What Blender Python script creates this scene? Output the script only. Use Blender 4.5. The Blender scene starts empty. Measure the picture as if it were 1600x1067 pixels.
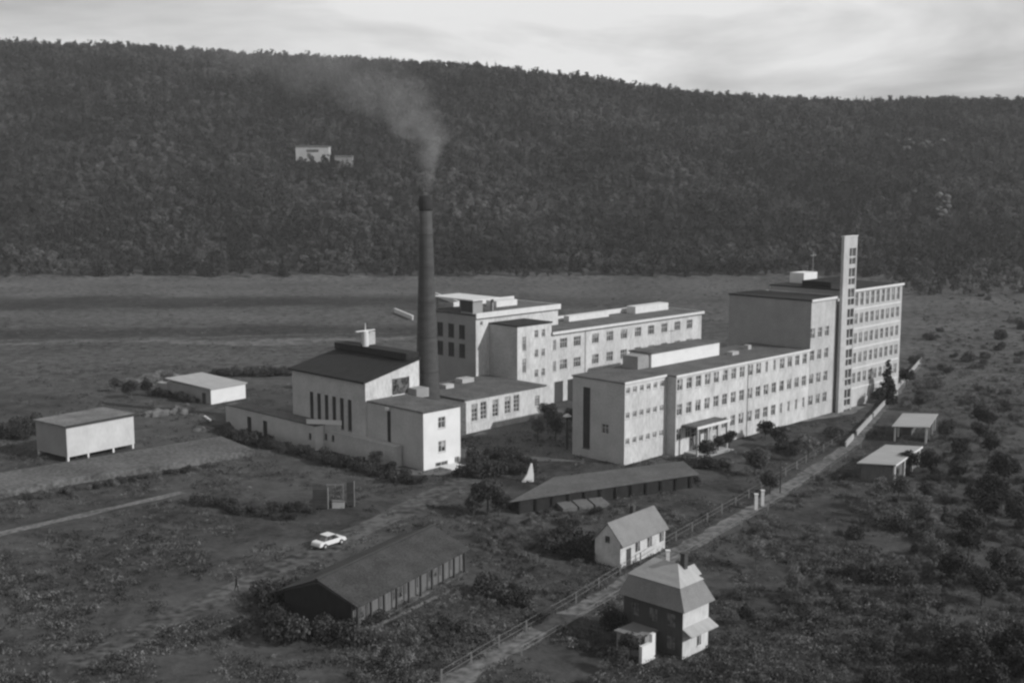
import bpy, math, random
import numpy as np
from mathutils import Vector
R = math.radians
random.seed(7); rng = np.random.default_rng(7)
S = bpy.context.scene
COL = S.collection

# ------------------------------------------------------------------ camera, sky, sun, exposure
F = 1880.0; PITCH = math.atan(263.5 / F); H = 45.0
cam = bpy.data.objects.new('camera', bpy.data.cameras.new('camera')); COL.objects.link(cam)
cam.location = (0, 0, H); cam.rotation_euler = (R(90) - PITCH, 0, 0)
cam.data.sensor_width = 36; cam.data.lens = F / 1600 * 36
cam.data.clip_start = 1; cam.data.clip_end = 9000
S.camera = cam
SUN_AZ, SUN_EL = 113, 30
W = bpy.data.worlds.new('World'); S.world = W; W.use_nodes = True
nt = W.node_tree; nt.nodes.clear()
def N(t, typ, **k):
    n = t.nodes.new(typ)
    for a, b in k.items():
        if a.startswith('_'): n.inputs[a[1:].replace('_', ' ')].default_value = b
        else: setattr(n, a, b)
    return n
def math_(t, op, a, b=None, clamp=False):
    n = t.nodes.new('ShaderNodeMath'); n.operation = op; n.use_clamp = clamp
    for i, q in enumerate((a, b)):
        if q is None: continue
        if isinstance(q, (int, float)): n.inputs[i].default_value = q
        else: t.links.new(q, n.inputs[i])
    return n.outputs[0]
sky = N(nt, 'ShaderNodeTexSky', sky_type='NISHITA', sun_disc=False, sun_elevation=R(SUN_EL), sun_rotation=R(SUN_AZ))
sky.air_density = 1.0; sky.dust_density = 1.5
bw = nt.nodes.new('ShaderNodeRGBToBW'); nt.links.new(sky.outputs[0], bw.inputs[0])
tc = nt.nodes.new('ShaderNodeTexCoord')
mp = N(nt, 'ShaderNodeMapping'); mp.inputs['Scale'].default_value = (1.6, 1.6, 7.0); mp.inputs['Location'].default_value = (2.1, 0, 0.9)
nt.links.new(tc.outputs['Generated'], mp.inputs[0])
cn = N(nt, 'ShaderNodeTexNoise', _Scale=1.6, _Detail=6.0, _Roughness=0.55, _Distortion=0.4); nt.links.new(mp.outputs[0], cn.inputs['Vector'])
sep = nt.nodes.new('ShaderNodeSeparateXYZ'); nt.links.new(tc.outputs['Generated'], sep.inputs[0])
fac = math_(nt, 'MULTIPLY', math_(nt, 'SUBTRACT', cn.outputs[0], 0.40, True), 5.0, True)
front = math_(nt, 'ADD', math_(nt, 'MULTIPLY', math_(nt, 'SUBTRACT', sep.outputs[1], 0.25, True), 0.5, True), 0.72, True)   # cloud bank stands over the hills
low = math_(nt, 'SUBTRACT', 1.0, math_(nt, 'MULTIPLY', math_(nt, 'SUBTRACT', sep.outputs[2], 0.22, True), 0.6, True), True)
cloudv = math_(nt, 'ADD', math_(nt, 'MULTIPLY', fac, 4.2), 4.2)
fac = math_(nt, 'MULTIPLY', front, low)
dark = math_(nt, 'MULTIPLY', bw.outputs[0], 0.62)
val = math_(nt, 'ADD', math_(nt, 'MULTIPLY', dark, math_(nt, 'SUBTRACT', 1.0, fac)), math_(nt, 'MULTIPLY', fac, cloudv))
cmb = nt.nodes.new('ShaderNodeCombineColor')
for i in range(3): nt.links.new(val, cmb.inputs[i])
bg = N(nt, 'ShaderNodeBackground', _Strength=0.1); nt.links.new(cmb.outputs[0], bg.inputs[0])
wo = nt.nodes.new('ShaderNodeOutputWorld'); nt.links.new(bg.outputs[0], wo.inputs[0])
sd = bpy.data.lights.new('sun', 'SUN'); sd.energy = 3.7; sd.angle = R(0.6); sd.color = (1, 1, 1)
sun = bpy.data.objects.new('sun', sd); COL.objects.link(sun)
to_sun = Vector((math.sin(R(SUN_AZ)) * math.cos(R(SUN_EL)), math.cos(R(SUN_AZ)) * math.cos(R(SUN_EL)), math.sin(R(SUN_EL))))
sun.rotation_euler = to_sun.to_track_quat('Z', 'Y').to_euler(); sun.location = (150, 50, 120)
S.view_settings.view_transform = 'Standard'; S.view_settings.look = 'None'
S.view_settings.exposure = 0.0; S.view_settings.gamma = 1.0
S.cycles.filter_width = 2.5
S.cycles.volume_step_rate = 0.25

# ------------------------------------------------------------------ where things stand (metres; camera foot is 0,0)
CP, SP = math.cos(PITCH), math.sin(PITCH)
def ray(x, y):
    a = (x - 800) / F; b = -(y - 533.5) / F
    return (a, CP + b * SP, -SP + b * CP)
def G(x, y, z=0.0):
    r = ray(x, y); t = (z - H) / r[2]
    return Vector((r[0] * t, r[1] * t, z))
TH = R(44.3); ROT = R(45.7)
O = G(975, 727)
def XY(u, w): return Vector((O.x + u * math.cos(ROT) - w * math.sin(ROT), O.y + u * math.sin(ROT) + w * math.cos(ROT), 0))

# hill profile
RX = [-900, 0, 200, 400, 600, 750, 900, 1000, 1150, 1300, 1450, 1600, 2500]
RY = [40, 58, 66, 79, 88, 98, 114, 131, 144, 153, 151, 152, 165]
YR = 930.0
def wav(X, Y, s, p=0.0):
    return np.sin(X / s + p) * np.cos(Y / (s * .83) + 1.7 * p) + .5 * np.sin(X / s * 2.3 + Y / s * 1.1 + p)
def hz(X, Y):
    X = np.asarray(X, float); Y = np.asarray(Y, float)
    px = 800 + F * X / (np.maximum(Y, 300) * CP * 1.02)
    ry = np.interp(px, RX, RY) + 15
    b = -(ry - 533.5) / F
    hr = H + YR * (-SP + b * CP) / (CP + b * SP)
    foot = 508 + 5 * np.sin(X / 90.) - 0.03 * X
    t = np.clip((Y - foot) / (YR - foot), 0, 1)
    pr = 0.45 * t + 0.55 * t * t * (3 - 2 * t)
    z = hr * pr + 3.5 * wav(X, Y, 46.) * np.clip(t * 4, 0, 1) * np.clip((1 - t) * 5, 0.1, 1)
    return z - np.clip(Y - YR, 0, 1e5) * 0.02
def hit(px, py):
    r = ray(px, py)
    for d in np.arange(480, 1100, 2.0):
        X, Y, Z = r[0] * d / r[1], d, H + r[2] * d / r[1]
        if Z < hz(X, Y): return Vector((X, Y, float(hz(X, Y))))
    return Vector((r[0] * 900, 900, float(hz(r[0] * 900, 900))))

# ------------------------------------------------------------------ materials (all grey: the place as a black and white print shows it)
def mat(name, lo, hi, scale=1.0, rough=0.85, fine=6.0, fmix=0.4, bump=0.0, rnd=0.0, contrast=1.0, stretch=(1, 1, 1), spec=0.2, world=False):
    m = bpy.data.materials.new(name); m.use_nodes = True; t = m.node_tree
    b = t.nodes['Principled BSDF']; b.inputs['Roughness'].default_value = rough
    b.inputs['Specular IOR Level'].default_value = spec
    if world:
        g = t.nodes.new('ShaderNodeNewGeometry'); src = g.outputs['Position']
    else:
        c = t.nodes.new('ShaderNodeTexCoord'); src = c.outputs['Object']
    mp = t.nodes.new('ShaderNodeMapping'); mp.inputs['Scale'].default_value = stretch; t.links.new(src, mp.inputs[0])
    n1 = N(t, 'ShaderNodeTexNoise', _Scale=scale, _Detail=4.0); t.links.new(mp.outputs[0], n1.inputs['Vector'])
    n2 = N(t, 'ShaderNodeTexNoise', _Scale=scale * fine, _Detail=3.0); t.links.new(mp.outputs[0], n2.inputs['Vector'])
    v = math_(t, 'ADD', math_(t, 'MULTIPLY', n1.outputs[0], 1 - fmix), math_(t, 'MULTIPLY', n2.outputs[0], fmix))
    v = math_(t, 'ADD', math_(t, 'MULTIPLY', math_(t, 'SUBTRACT', v, 0.5), 2.4 * contrast), 0.5, True)
    v = math_(t, 'ADD', math_(t, 'MULTIPLY', v, hi - lo), lo)
    if rnd:
        oi = t.nodes.new('ShaderNodeObjectInfo')
        v = math_(t, 'MULTIPLY', v, math_(t, 'ADD', math_(t, 'MULTIPLY', oi.outputs['Random'], 2 * rnd), 1 - rnd))
    cc = t.nodes.new('ShaderNodeCombineColor')
    for i in range(3): t.links.new(v, cc.inputs[i])
    t.links.new(cc.outputs[0], b.inputs['Base Color'])
    if bump:
        bp = N(t, 'ShaderNodeBump', _Strength=bump, _Distance=0.1); t.links.new(n2.outputs[0], bp.inputs['Height'])
        t.links.new(bp.outputs[0], b.inputs['Normal'])
    return m
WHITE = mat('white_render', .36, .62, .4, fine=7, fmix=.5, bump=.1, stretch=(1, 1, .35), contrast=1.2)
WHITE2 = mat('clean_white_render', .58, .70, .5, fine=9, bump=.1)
GREY_SHADE = mat('grey_and_shade_render', .33, .47, .35, fine=9, fmix=.5, contrast=1.3, bump=.1)  # plain grey parts, and side walls with their shade put into the colour
GREY_SHADE_DARK = mat('dark_grey_and_shade_render', .21, .31, .4, fine=9, fmix=.5, bump=.1)  # darker grey, also paints deeper shade onto left-facing walls
TRIM = mat('pale_trim', .52, .66, 1, fine=8)
FRAME = mat('window_frame_paint', .40, .52, 2)
GLASS = mat('dark_glass', .01, .15, .9, rough=.3, spec=.4, contrast=2.2, fmix=.5, fine=3, world=True)
TAR = mat('tar_roof', .06, .14, .3, fine=9, fmix=.55, contrast=1.5, bump=.2)
DARKROOF = mat('dark_roof', .010, .032, .6, fine=9, fmix=.5, bump=.3, stretch=(1, 3, 1))
TILE = mat('grey_tile_roof', .15, .23, .7, fine=9, fmix=.5, bump=.5)
PALEROOF = mat('pale_sheet_roof', .28, .42, .5, fine=8, fmix=.4, stretch=(4, .6, 1))
BARNROOF = mat('barn_roof', .025, .065, .5, fine=10, fmix=.6, contrast=1.6, bump=.4)
BARNROOF2 = mat('grey_felt_roof', .07, .13, .3, fine=9, fmix=.55, bump=.4, contrast=1.4)
BRICK = mat('sooty_brick', .04, .09, .5, fine=10, fmix=.5, bump=.4, stretch=(1, 1, 3))
SOOT = mat('soot_black', .02, .045, 1)
BLOCKW = mat('greyer_white_render', .32, .50, .5, fine=7, fmix=.45, bump=.1, stretch=(1, 1, .35), contrast=1.2)
WEATHROOF = mat('weathered_sheet_roof', .10, .22, .3, fine=9, fmix=.5, contrast=1.6)
TIMBER = mat('dark_timber', .04, .075, 1, fine=6, stretch=(4, 4, .6))
PLANK = mat('grey_plank', .09, .16, 1, fine=6, stretch=(4, 4, .6))
CONC = mat('concrete', .26, .38, .8, fine=8)
FENCEM = mat('weathered_fence', .12, .24, .8)
METAL = mat('painted_metal', .3, .42, 1, rough=.5)
DARKMET = mat('dark_metal', .03, .05, 1, rough=.5)
ROADM = mat('pale_gravel_road', .05, .19, .12, fine=9, fmix=.6, contrast=1.8, world=True)
PATHM = mat('pale_dirt_path', .06, .21, .2, fine=9, fmix=.6, contrast=1.6, world=True)
TRACKM = mat('worn_dirt_track', .02, .115, .09, fine=10, fmix=.55, contrast=2.2, world=True)
YARDM = mat('yard_gravel', .045, .15, .15, fine=12, fmix=.6, contrast=1.5, world=True)
LEAFD = mat('dark_foliage', .006, .065, .8, fine=6, fmix=.6, rnd=.4, contrast=1.8)
LEAFM = mat('mid_foliage', .025, .17, .8, fine=6, fmix=.6, rnd=.5, contrast=1.8)
NEEDLE = mat('needles', .015, .035, 1.5, rnd=.2)
BARK = mat('bark', .05, .10, 3, stretch=(4, 4, .5))
TUFTM = mat('grass_tufts', .02, .13, .3, fine=6, fmix=.5, rnd=.85, contrast=2, world=True)
ROCKM = mat('pale_rock', .07, .17, .15, fine=8, fmix=.5, world=True)
SKIN = mat('skin', .3, .35, 3); COAT = mat('dark_coat', .02, .035, 5); HAIRM = mat('hair', .02, .03, 9)
CARW = mat('white_car_paint', .66, .72, 1, rough=.35, spec=.5)
RUBBER = mat('rubber', .02, .03, 4)

def forest_mat():
    m = mat('forest_leaves', .014, .105, .016, fine=34, fmix=.45, rnd=.5, contrast=2.0, world=True)
    return m
FORM = forest_mat()

# ground: turf with pale and dark growth, ploughed strips towards the hill
GM = bpy.data.materials.new('ground_turf'); GM.use_nodes = True
t = GM.node_tree; b = t.nodes['Principled BSDF']; b.inputs['Roughness'].default_value = .95; b.inputs['Specular IOR Level'].default_value = .1
g = t.nodes.new('ShaderNodeNewGeometry'); pos = g.outputs['Position']
sp = t.nodes.new('ShaderNodeSeparateXYZ'); t.links.new(pos, sp.inputs[0])
def nz(scale, detail=4.0, rough=.6, dist=0.0):
    n = N(t, 'ShaderNodeTexNoise', _Scale=scale, _Detail=detail, _Roughness=rough, _Distortion=dist); t.links.new(pos, n.inputs['Vector']); return n.outputs[0]
big = nz(.03, 3, .5, .6); mid = nz(.16, 5, .65, .5); fin = nz(.9, 6, .75)
v = math_(t, 'ADD', math_(t, 'MULTIPLY', big, .3), math_(t, 'ADD', math_(t, 'MULTIPLY', mid, .4), math_(t, 'MULTIPLY', fin, .3)))
v = math_(t, 'ADD', math_(t, 'MULTIPLY', math_(t, 'SUBTRACT', v, .5), 4.2), .52, True)
near = math_(t, 'ADD', math_(t, 'MULTIPLY', v, .085), .015)
# strips: position across the valley, bent a little and blurred by noise
yy = math_(t, 'ADD', sp.outputs[1], math_(t, 'ADD', math_(t, 'MULTIPLY', sp.outputs[0], -.04), math_(t, 'MULTIPLY', math_(t, 'SUBTRACT', nz(.018, 6, .7), .5), 62)))
ramp = t.nodes.new('ShaderNodeValToRGB'); ramp.color_ramp.interpolation = 'LINEAR'
els = [(0, .10), (.10, .10), (.155, .085), (.16, .13), (.172, .13), (.178, .07), (.215, .082), (.225, .125), (.31, .10), (.315, .115), (.335, .055), (.42, .06), (.425, .115), (.54, .10), (.56, .12), (.70, .10), (1, .09)]
base = 270.0; span = 530.0 - 200.0
cr = ramp.color_ramp
ks = [(290, .115), (322, .105), (325, .19), (330, .10), (335, .06), (350, .055), (362, .12), (395, .12), (411, .05), (436, .055), (452, .13), (505, .135), (515, .13)]
cr.elements[0].position = 0; cr.elements[0].color = (.1, .1, .1, 1); cr.elements[1].position = 1; cr.elements[1].color = (.12, .12, .12, 1)
for yv, c in ks:
    e = cr.elements.new((yv - 200) / 400); e.color = (c, c, c, 1)
t.links.new(math_(t, 'DIVIDE', math_(t, 'SUBTRACT', yy, 200), 400, True), ramp.inputs[0])
rb = t.nodes.new('ShaderNodeRGBToBW'); t.links.new(ramp.outputs[0], rb.inputs[0])
# strips grow faint to the right, meadow there
rightf = math_(t, 'MULTIPLY', math_(t, 'ADD', sp.outputs[0], 60), 1 / 160., True)
strip = math_(t, 'ADD', math_(t, 'MULTIPLY', rb.outputs[0], math_(t, 'SUBTRACT', 1.0, rightf)), math_(t, 'MULTIPLY', rightf, .125))
fnz = math_(t, 'SUBTRACT', math_(t, 'ADD', math_(t, 'MULTIPLY', nz(.35, 7, .8), 4.2), math_(t, 'MULTIPLY', nz(.03, 3), 1.2)), 2.05)
strip = math_(t, 'MULTIPLY', strip, math_(t, 'ADD', math_(t, 'MULTIPLY', fnz, .75), .2))
ff = math_(t, 'MULTIPLY', math_(t, 'SUBTRACT', sp.outputs[1], 225), 1 / 45., True)
alb = math_(t, 'ADD', math_(t, 'MULTIPLY', near, math_(t, 'SUBTRACT', 1.0, ff)), math_(t, 'MULTIPLY', strip, ff))
# beyond the foot: litter under the trees
hf = math_(t, 'MULTIPLY', math_(t, 'SUBTRACT', sp.outputs[2], 1.0), .3, True)
alb = math_(t, 'ADD', math_(t, 'MULTIPLY', alb, math_(t, 'SUBTRACT', 1.0, hf)), math_(t, 'MULTIPLY', hf, .035))
cc = t.nodes.new('ShaderNodeCombineColor')
for i in range(3): t.links.new(alb, cc.inputs[i])
t.links.new(cc.outputs[0], b.inputs['Base Color'])
bp = N(t, 'ShaderNodeBump', _Strength=.7, _Distance=.25); t.links.new(fin, bp.inputs['Height']); t.links.new(bp.outputs[0], b.inputs['Normal'])

# ------------------------------------------------------------------ mesh helpers
OFF = {}
class MB:
    def __init__(s): s.v = []; s.f = []; s.m = []
    def face(s, pts, m=0):
        i = len(s.v); s.v += [tuple(p) for p in pts]; s.f.append(tuple(range(i, i + len(pts)))); s.m.append(m)
    def box(s, x0, x1, y0, y1, z0, z1, m=0):
        i = len(s.v)
        s.v += [(x, y, z) for z in (z0, z1) for x, y in ((x0, y0), (x1, y0), (x1, y1), (x0, y1))]
        for q in ((0, 3, 2, 1), (4, 5, 6, 7), (0, 1, 5, 4), (1, 2, 6, 5), (2, 3, 7, 6), (3, 0, 4, 7)):
            s.f.append(tuple(i + k for k in q)); s.m.append(m)
        return s
    def loft(s, rings, m=0, caps=True):
        i = len(s.v); n = len(rings[0])
        for r in rings: s.v += [tuple(p) for p in r]
        for k in range(len(rings) - 1):
            for j in range(n):
                a = i + k * n + j; b_ = i + k * n + (j + 1) % n
                s.f.append((a, b_, b_ + n, a + n)); s.m.append(m)
        if caps:
            s.f.append(tuple(i + j for j in reversed(range(n)))); s.m.append(m)
            s.f.append(tuple(i + (len(rings) - 1) * n + j for j in range(n))); s.m.append(m)
        return s
    def cyl(s, x, y, prof, n=16, m=0):
        return s.loft([[(x + r * math.cos(2 * math.pi * j / n), y + r * math.sin(2 * math.pi * j / n), z) for j in range(n)] for z, r in prof], m)
    def beam(s, p, q, r, n=6, m=0, r2=None):
        p = Vector(p); q = Vector(q); d = (q - p).normalized()
        a = d.orthogonal().normalized(); b_ = d.cross(a); r2 = r if r2 is None else r2
        return s.loft([[c + (a * math.cos(2 * math.pi * j / n) + b_ * math.sin(2 * math.pi * j / n)) * rr for j in range(n)] for c, rr in ((p, r), (q, r2))], m)
    def prism(s, poly, z0, z1, m=0):
        return s.loft([[(x, y, z0) for x, y in poly], [(x, y, z1) for x, y in poly]], m)
    def extr(s, poly, vec, m=0):      # planar polygon pushed along a vector
        v = Vector(vec); return s.loft([[Vector(p) for p in poly], [Vector(p) + v for p in poly]], m)
    def build(s, name, mats, parent=None, smooth=False):
        if not isinstance(mats, (list, tuple)): mats = [mats]
        o0 = OFF.get(parent.name, (0, 0, 0)) if parent else (0, 0, 0)
        me = bpy.data.meshes.new(name)
        me.from_pydata([(x - o0[0], y - o0[1], z - o0[2]) for x, y, z in s.v], [], s.f); me.update()
        import bmesh
        bm = bmesh.new(); bm.from_mesh(me); bmesh.ops.recalc_face_normals(bm, faces=bm.faces); bm.to_mesh(me); bm.free()
        for m_ in mats: me.materials.append(m_)
        if len(mats) > 1: me.polygons.foreach_set('material_index', s.m)
        if smooth: me.polygons.foreach_set('use_smooth', [True] * len(me.polygons))
        o = bpy.data.objects.new(name, me); COL.objects.link(o)
        if parent: o.parent = parent; OFF[o.name] = o0
        return o
def tag(o, label, cat, group=None, kind=None):
    if label: o['label'] = label
    if cat: o['category'] = cat
    if group: o['group'] = group
    if kind: o['kind'] = kind
    return o
def struct(o, kind='structure'): o['kind'] = kind; return o
def thing(name, label, cat, loc, rotz=0, group=None, off=(0, 0, 0)):
    o = bpy.data.objects.new(name, None); COL.objects.link(o); o.empty_display_size = .5
    o.location = loc; o.rotation_euler = (0, 0, rotz); OFF[o.name] = off
    return tag(o, label, cat, group)
def plant_thing(name, label, cat, u, w, z=0): # a building of the works, drawn in the works' own axes u, w
    p = XY(u, w); return thing(name, label, cat, (p.x, p.y, z), ROT, None, (u, w, z))
def copy_tree(o, parent=None):
    c = o.copy(); COL.objects.link(c)
    if parent: c.parent = parent
    for ch in o.children: copy_tree(ch, c)
    return c

def wallface(mb, axis, c, a0, a1, z0, z1, holes, d=.28, m=0):
    def P(a, z, e=0): return (a, c + e, z) if axis == 'f' else (c + e, a, z)
    A = sorted({a0, a1} | {h[0] for h in holes} | {h[1] for h in holes}); Z = sorted({z0, z1} | {h[2] for h in holes} | {h[3] for h in holes})
    for i in range(len(A) - 1):
        for j in range(len(Z) - 1):
            ca, cz = (A[i] + A[i + 1]) / 2, (Z[j] + Z[j + 1]) / 2
            if any(h[0] < ca < h[1] and h[2] < cz < h[3] for h in holes): continue
            mb.face([P(A[i], Z[j]), P(A[i + 1], Z[j]), P(A[i + 1], Z[j + 1]), P(A[i], Z[j + 1])], m)
    for h in holes:
        x0, x1, y0, y1 = h[:4]
        for q in (((x0, y0), (x1, y0)), ((x1, y0), (x1, y1)), ((x1, y1), (x0, y1)), ((x0, y1), (x0, y0))):
            mb.face([P(*q[0]), P(*q[1]), P(*q[1], d), P(*q[0], d)], m)
WC = {}; wr_ = random.Random(4); BLIND = mat('blind_cloth', .16, .42, .7, fine=4, world=True, contrast=1.6)
def window(parent, axis, c, a, z, w, h, nv=1, nh=1, dark=False):
    key = (round(w, 2), round(h, 2), nv, nh, dark)
    if key not in WC:
        fm = MB(); b_ = .09
        fm.box(-w / 2, w / 2, .10, .18, -h / 2, -h / 2 + b_); fm.box(-w / 2, w / 2, .10, .18, h / 2 - b_, h / 2)
        for sx in (-1, 1): fm.box(min(sx * w / 2, sx * (w / 2 - b_)), max(sx * w / 2, sx * (w / 2 - b_)), .10, .18, -h / 2 + b_, h / 2 - b_)
        for k in range(nv): x = -w / 2 + w * (k + 1) / (nv + 1); fm.box(x - .05, x + .05, .105, .175, -h / 2 + b_, h / 2 - b_)
        for k in range(nh): q = -h / 2 + h * (k + 1) / (nh + 1) + (.2 if nh == 1 else 0); fm.box(-w / 2 + b_, w / 2 - b_, .11, .17, q - .045, q + .045)
        fm.box(-w / 2 - .06, w / 2 + .06, -.09, .1, -h / 2 - .09, -h / 2 - .004)
        fo = fm.build('window', DARKMET if dark else FRAME); PM = []
        for v_ in range(5):
            pm = MB().box(-w / 2, w / 2, .2, .27, -h / 2, h / 2)
            if not dark and v_ == 1: pm.box(-w / 2, 0, .185, .197, h * .1, h / 2, 1)
            if not dark and v_ == 2: pm.box(0, w / 2, .185, .197, -h * .1, h / 2, 1)
            if not dark and v_ == 3: pm.box(-w / 2, w / 2, .185, .197, h * .22, h / 2, 1)
            po = pm.build('pane', [DARKMET if dark else GLASS, BLIND]); PM.append(po.data); bpy.data.objects.remove(po)
        WC[key] = (fo.data, PM); bpy.data.objects.remove(fo)
    o0 = OFF[parent.name]
    f = bpy.data.objects.new('window', WC[key][0]); COL.objects.link(f); f.parent = parent
    p = (a, c, z) if axis == 'f' else (c, a, z)
    f.location = (p[0] - o0[0], p[1] - o0[1], p[2] - o0[2])
    if axis == 'l': f.rotation_euler = (0, 0, -math.pi / 2)
    q = bpy.data.objects.new('pane', wr_.choice(WC[key][1])); COL.objects.link(q); q.parent = f
    return f
def shell(parent, name, u0, u1, w0, w1, z0, z1, fh=(), lh=(), mats=None, holes_r=()):
    mb = MB(); mats = mats or [WHITE, GREY_SHADE]      # 0 front, 1 other sides, greyed to carry their shade
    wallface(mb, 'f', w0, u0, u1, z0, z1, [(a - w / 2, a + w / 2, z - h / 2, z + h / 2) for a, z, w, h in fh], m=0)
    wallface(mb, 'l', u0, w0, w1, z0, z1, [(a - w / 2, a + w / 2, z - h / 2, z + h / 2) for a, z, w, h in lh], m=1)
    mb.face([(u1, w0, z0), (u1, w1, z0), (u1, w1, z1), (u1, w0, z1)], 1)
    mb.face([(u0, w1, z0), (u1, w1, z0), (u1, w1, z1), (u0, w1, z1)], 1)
    o = mb.build(name, mats, parent)
    return o
def fill_windows(parent, axis, c, lst, **k):
    for a, z, w, h in lst: window(parent, axis, c, a, z, w, h, **k)
def slab(parent, name, u0, u1, w0, w1, z, t_=.25, over=.12, m=None, rim=None):
    mb = MB().box(u0 - over, u1 + over, w0 - over, w1 + over, z, z + t_); return mb.build(name, m or TAR, parent)
def parapet(parent, u0, u1, w0, w1, z, h=.35, t_=.3, m=None, over=.12):
    mb = MB(); a, b_, c, d = u0 - over, u1 + over, w0 - over, w1 + over
    mb.box(a, b_, c, c + t_, z, z + h); mb.box(a, b_, d - t_, d, z, z + h)
    mb.box(a, a + t_, c + t_, d - t_, z, z + h); mb.box(b_ - t_, b_, c + t_, d - t_, z, z + h)
    return mb.build('parapet', m or TRIM, parent)

# ------------------------------------------------------------------ ground, hill, roads
def grid(name, xs, ys, zf, m):
    X, Y = np.meshgrid(xs, ys); Z = zf(X, Y)
    me = bpy.data.meshes.new(name); nx, ny = len(xs), len(ys)
    vs = np.stack([X, Y, Z], -1).reshape(-1, 3)
    i = np.arange((nx - 1) * (ny - 1)); r = i // (nx - 1) * nx + i % (nx - 1)
    me.from_pydata(vs.tolist(), [], np.stack([r, r + 1, r + nx + 1, r + nx], -1).tolist()); me.materials.append(m)
    me.polygons.foreach_set('use_smooth', [True] * len(me.polygons)); me.update()
    o = bpy.data.objects.new(name, me); COL.objects.link(o); return struct(o)
grid('ground', np.linspace(-1500, 1500, 60), np.linspace(-300, 470, 40), lambda X, Y: np.zeros_like(X), GM)
xs = np.concatenate([np.linspace(-1500, -560, 20), np.linspace(-540, 540, 130), np.linspace(560, 1500, 20)])
ys = np.concatenate([np.linspace(470, 1000, 90), np.linspace(1040, 3500, 20)])
grid('hillside', xs, ys, hz, GM)

def ribbon(name, pts, wid, m, z=.03, seed=0):
    rr = random.Random(seed); P = [Vector(p) for p in pts]; L = []
    for k in range(len(P) - 1):
        n = max(2, int((P[k + 1] - P[k]).length / 2.0))
        L += [P[k].lerp(P[k + 1], j / n) for j in range(n)]
    L.append(P[-1]); mb = MB(); prev = None
    for k, p in enumerate(L):
        d = (L[min(k + 1, len(L) - 1)] - L[max(k - 1, 0)]); d.z = 0; d.normalize(); n = Vector((d.y, -d.x, 0))
        wl = wid[0] + (wid[1] - wid[0]) * k / (len(L) - 1); w1 = wl / 2 * (1 + rr.uniform(-.3, .3)); w2 = wl / 2 * (1 + rr.uniform(-.3, .3))
        cur = (Vector((p.x, p.y, z)) - n * w1, Vector((p.x, p.y, z)) + n * w2)
        if prev: mb.face([prev[0], prev[1], cur[1], cur[0]])
        prev = cur
    return struct(mb.build(name, m))
road_px = [(640, 1110), (720, 1058), (800, 1010), (930, 938), (1050, 868), (1188, 789), (1260, 742), (1332, 693), (1395, 619), (1438, 568)]
road_pts = [G(*p) for p in road_px]
ribbon('road', road_pts, (2.8, 1.3), ROADM, .035, 1)
ribbon('path', [G(-60, 852), G(0, 834), (G(150, 800)), G(285, 769)], (1.7, 1.7), PATHM, .03, 2)
ribbon('dirt_track', [G(120, 1040), G(250, 975), G(330, 940), G(420, 897), G(520, 850), G(600, 812), G(700, 765), G(730, 748)], (3.2, 4.2), TRACKM, .026, 3)
ribbon('footpath', [G(566, 988), G(640, 953), G(712, 918)], (.7, .6), PATHM, .032, 4)
ribbon('service_path', [G(1105, 690), G(1200, 664), G(1318, 645), G(1400, 612)], (3.0, 2.6), PATHM, .03, 5)
ribbon('field_path', [G(-80, 532), G(200, 531), G(420, 524), G(640, 520)], (3.0, 2.0), TRACKM, .03, 6)
# yard between the buildings and the lawn terrace
def sheet(name, px, m, z=.02):
    mb = MB(); mb.face([Vector((G(*p).x, G(*p).y, z)) for p in px]); return struct(mb.build(name, m))
sheet('yard', [(560, 742), (690, 742), (840, 720), (960, 722), (900, 690), (880, 640), (820, 640), (720, 690), (670, 700)], YARDM, .015)
0 and sheet('embankment', [(0, 772), (0, 712), (105, 732), (212, 706), (345, 684), (398, 712), (270, 742), (120, 762)], TRACKM, .018)

# raised dirt bank below the storage shed
eb = [G(*q) for q in ((-60, 757), (0, 748), (130, 727), (345, 690), (398, 712), (270, 733), (120, 756), (-60, 790))]
mb = MB(); mb.loft([[(p.x, p.y, -.2) for p in eb], [(p.x, p.y, 1.0) for p in eb]]); struct(mb.build('dirt_bank', YARDM))

# ------------------------------------------------------------------ vegetation prototypes
def leaf_mesh(name, blobs, n, size, m, seed, flat=.6, jitter=.25):
    r = np.random.default_rng(seed)
    B = np.array(blobs, float); wts = B[:, 3] ** 2; wts /= wts.sum()
    idx = r.choice(len(B), n, p=wts)
    d = r.normal(size=(n, 3)); d /= np.linalg.norm(d, axis=1)[:, None]
    rad = B[idx, 3] * (1 - jitter + jitter * 1.6 * r.random(n) ** .7)
    c = B[idx, :3] + d * rad[:, None] * np.array([1, 1, B[0, 4] if B.shape[1] > 4 else .8])
    nn = d + r.normal(size=(n, 3)) * flat; nn /= np.linalg.norm(nn, axis=1)[:, None]
    a = np.cross(nn, r.normal(size=(n, 3))); a /= np.linalg.norm(a, axis=1)[:, None]; b_ = np.cross(nn, a)
    s_ = size * (.6 + .8 * r.random(n))[:, None]
    q = np.stack([c - a * s_, c - b_ * s_ * .7, c + a * s_, c + b_ * s_ * .7], 1).reshape(-1, 3)
    me = bpy.data.meshes.new(name); me.vertices.add(4 * n); me.vertices.foreach_set('co', q.ravel())
    me.loops.add(4 * n); me.loops.foreach_set('vertex_index', np.arange(4 * n, dtype=np.int32))
    me.polygons.add(n); me.polygons.foreach_set('loop_start', np.arange(n, dtype=np.int32) * 4); me.polygons.foreach_set('loop_total', np.full(n, 4, np.int32))
    me.materials.append(m); me.update(); me.validate(); return me
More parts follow.
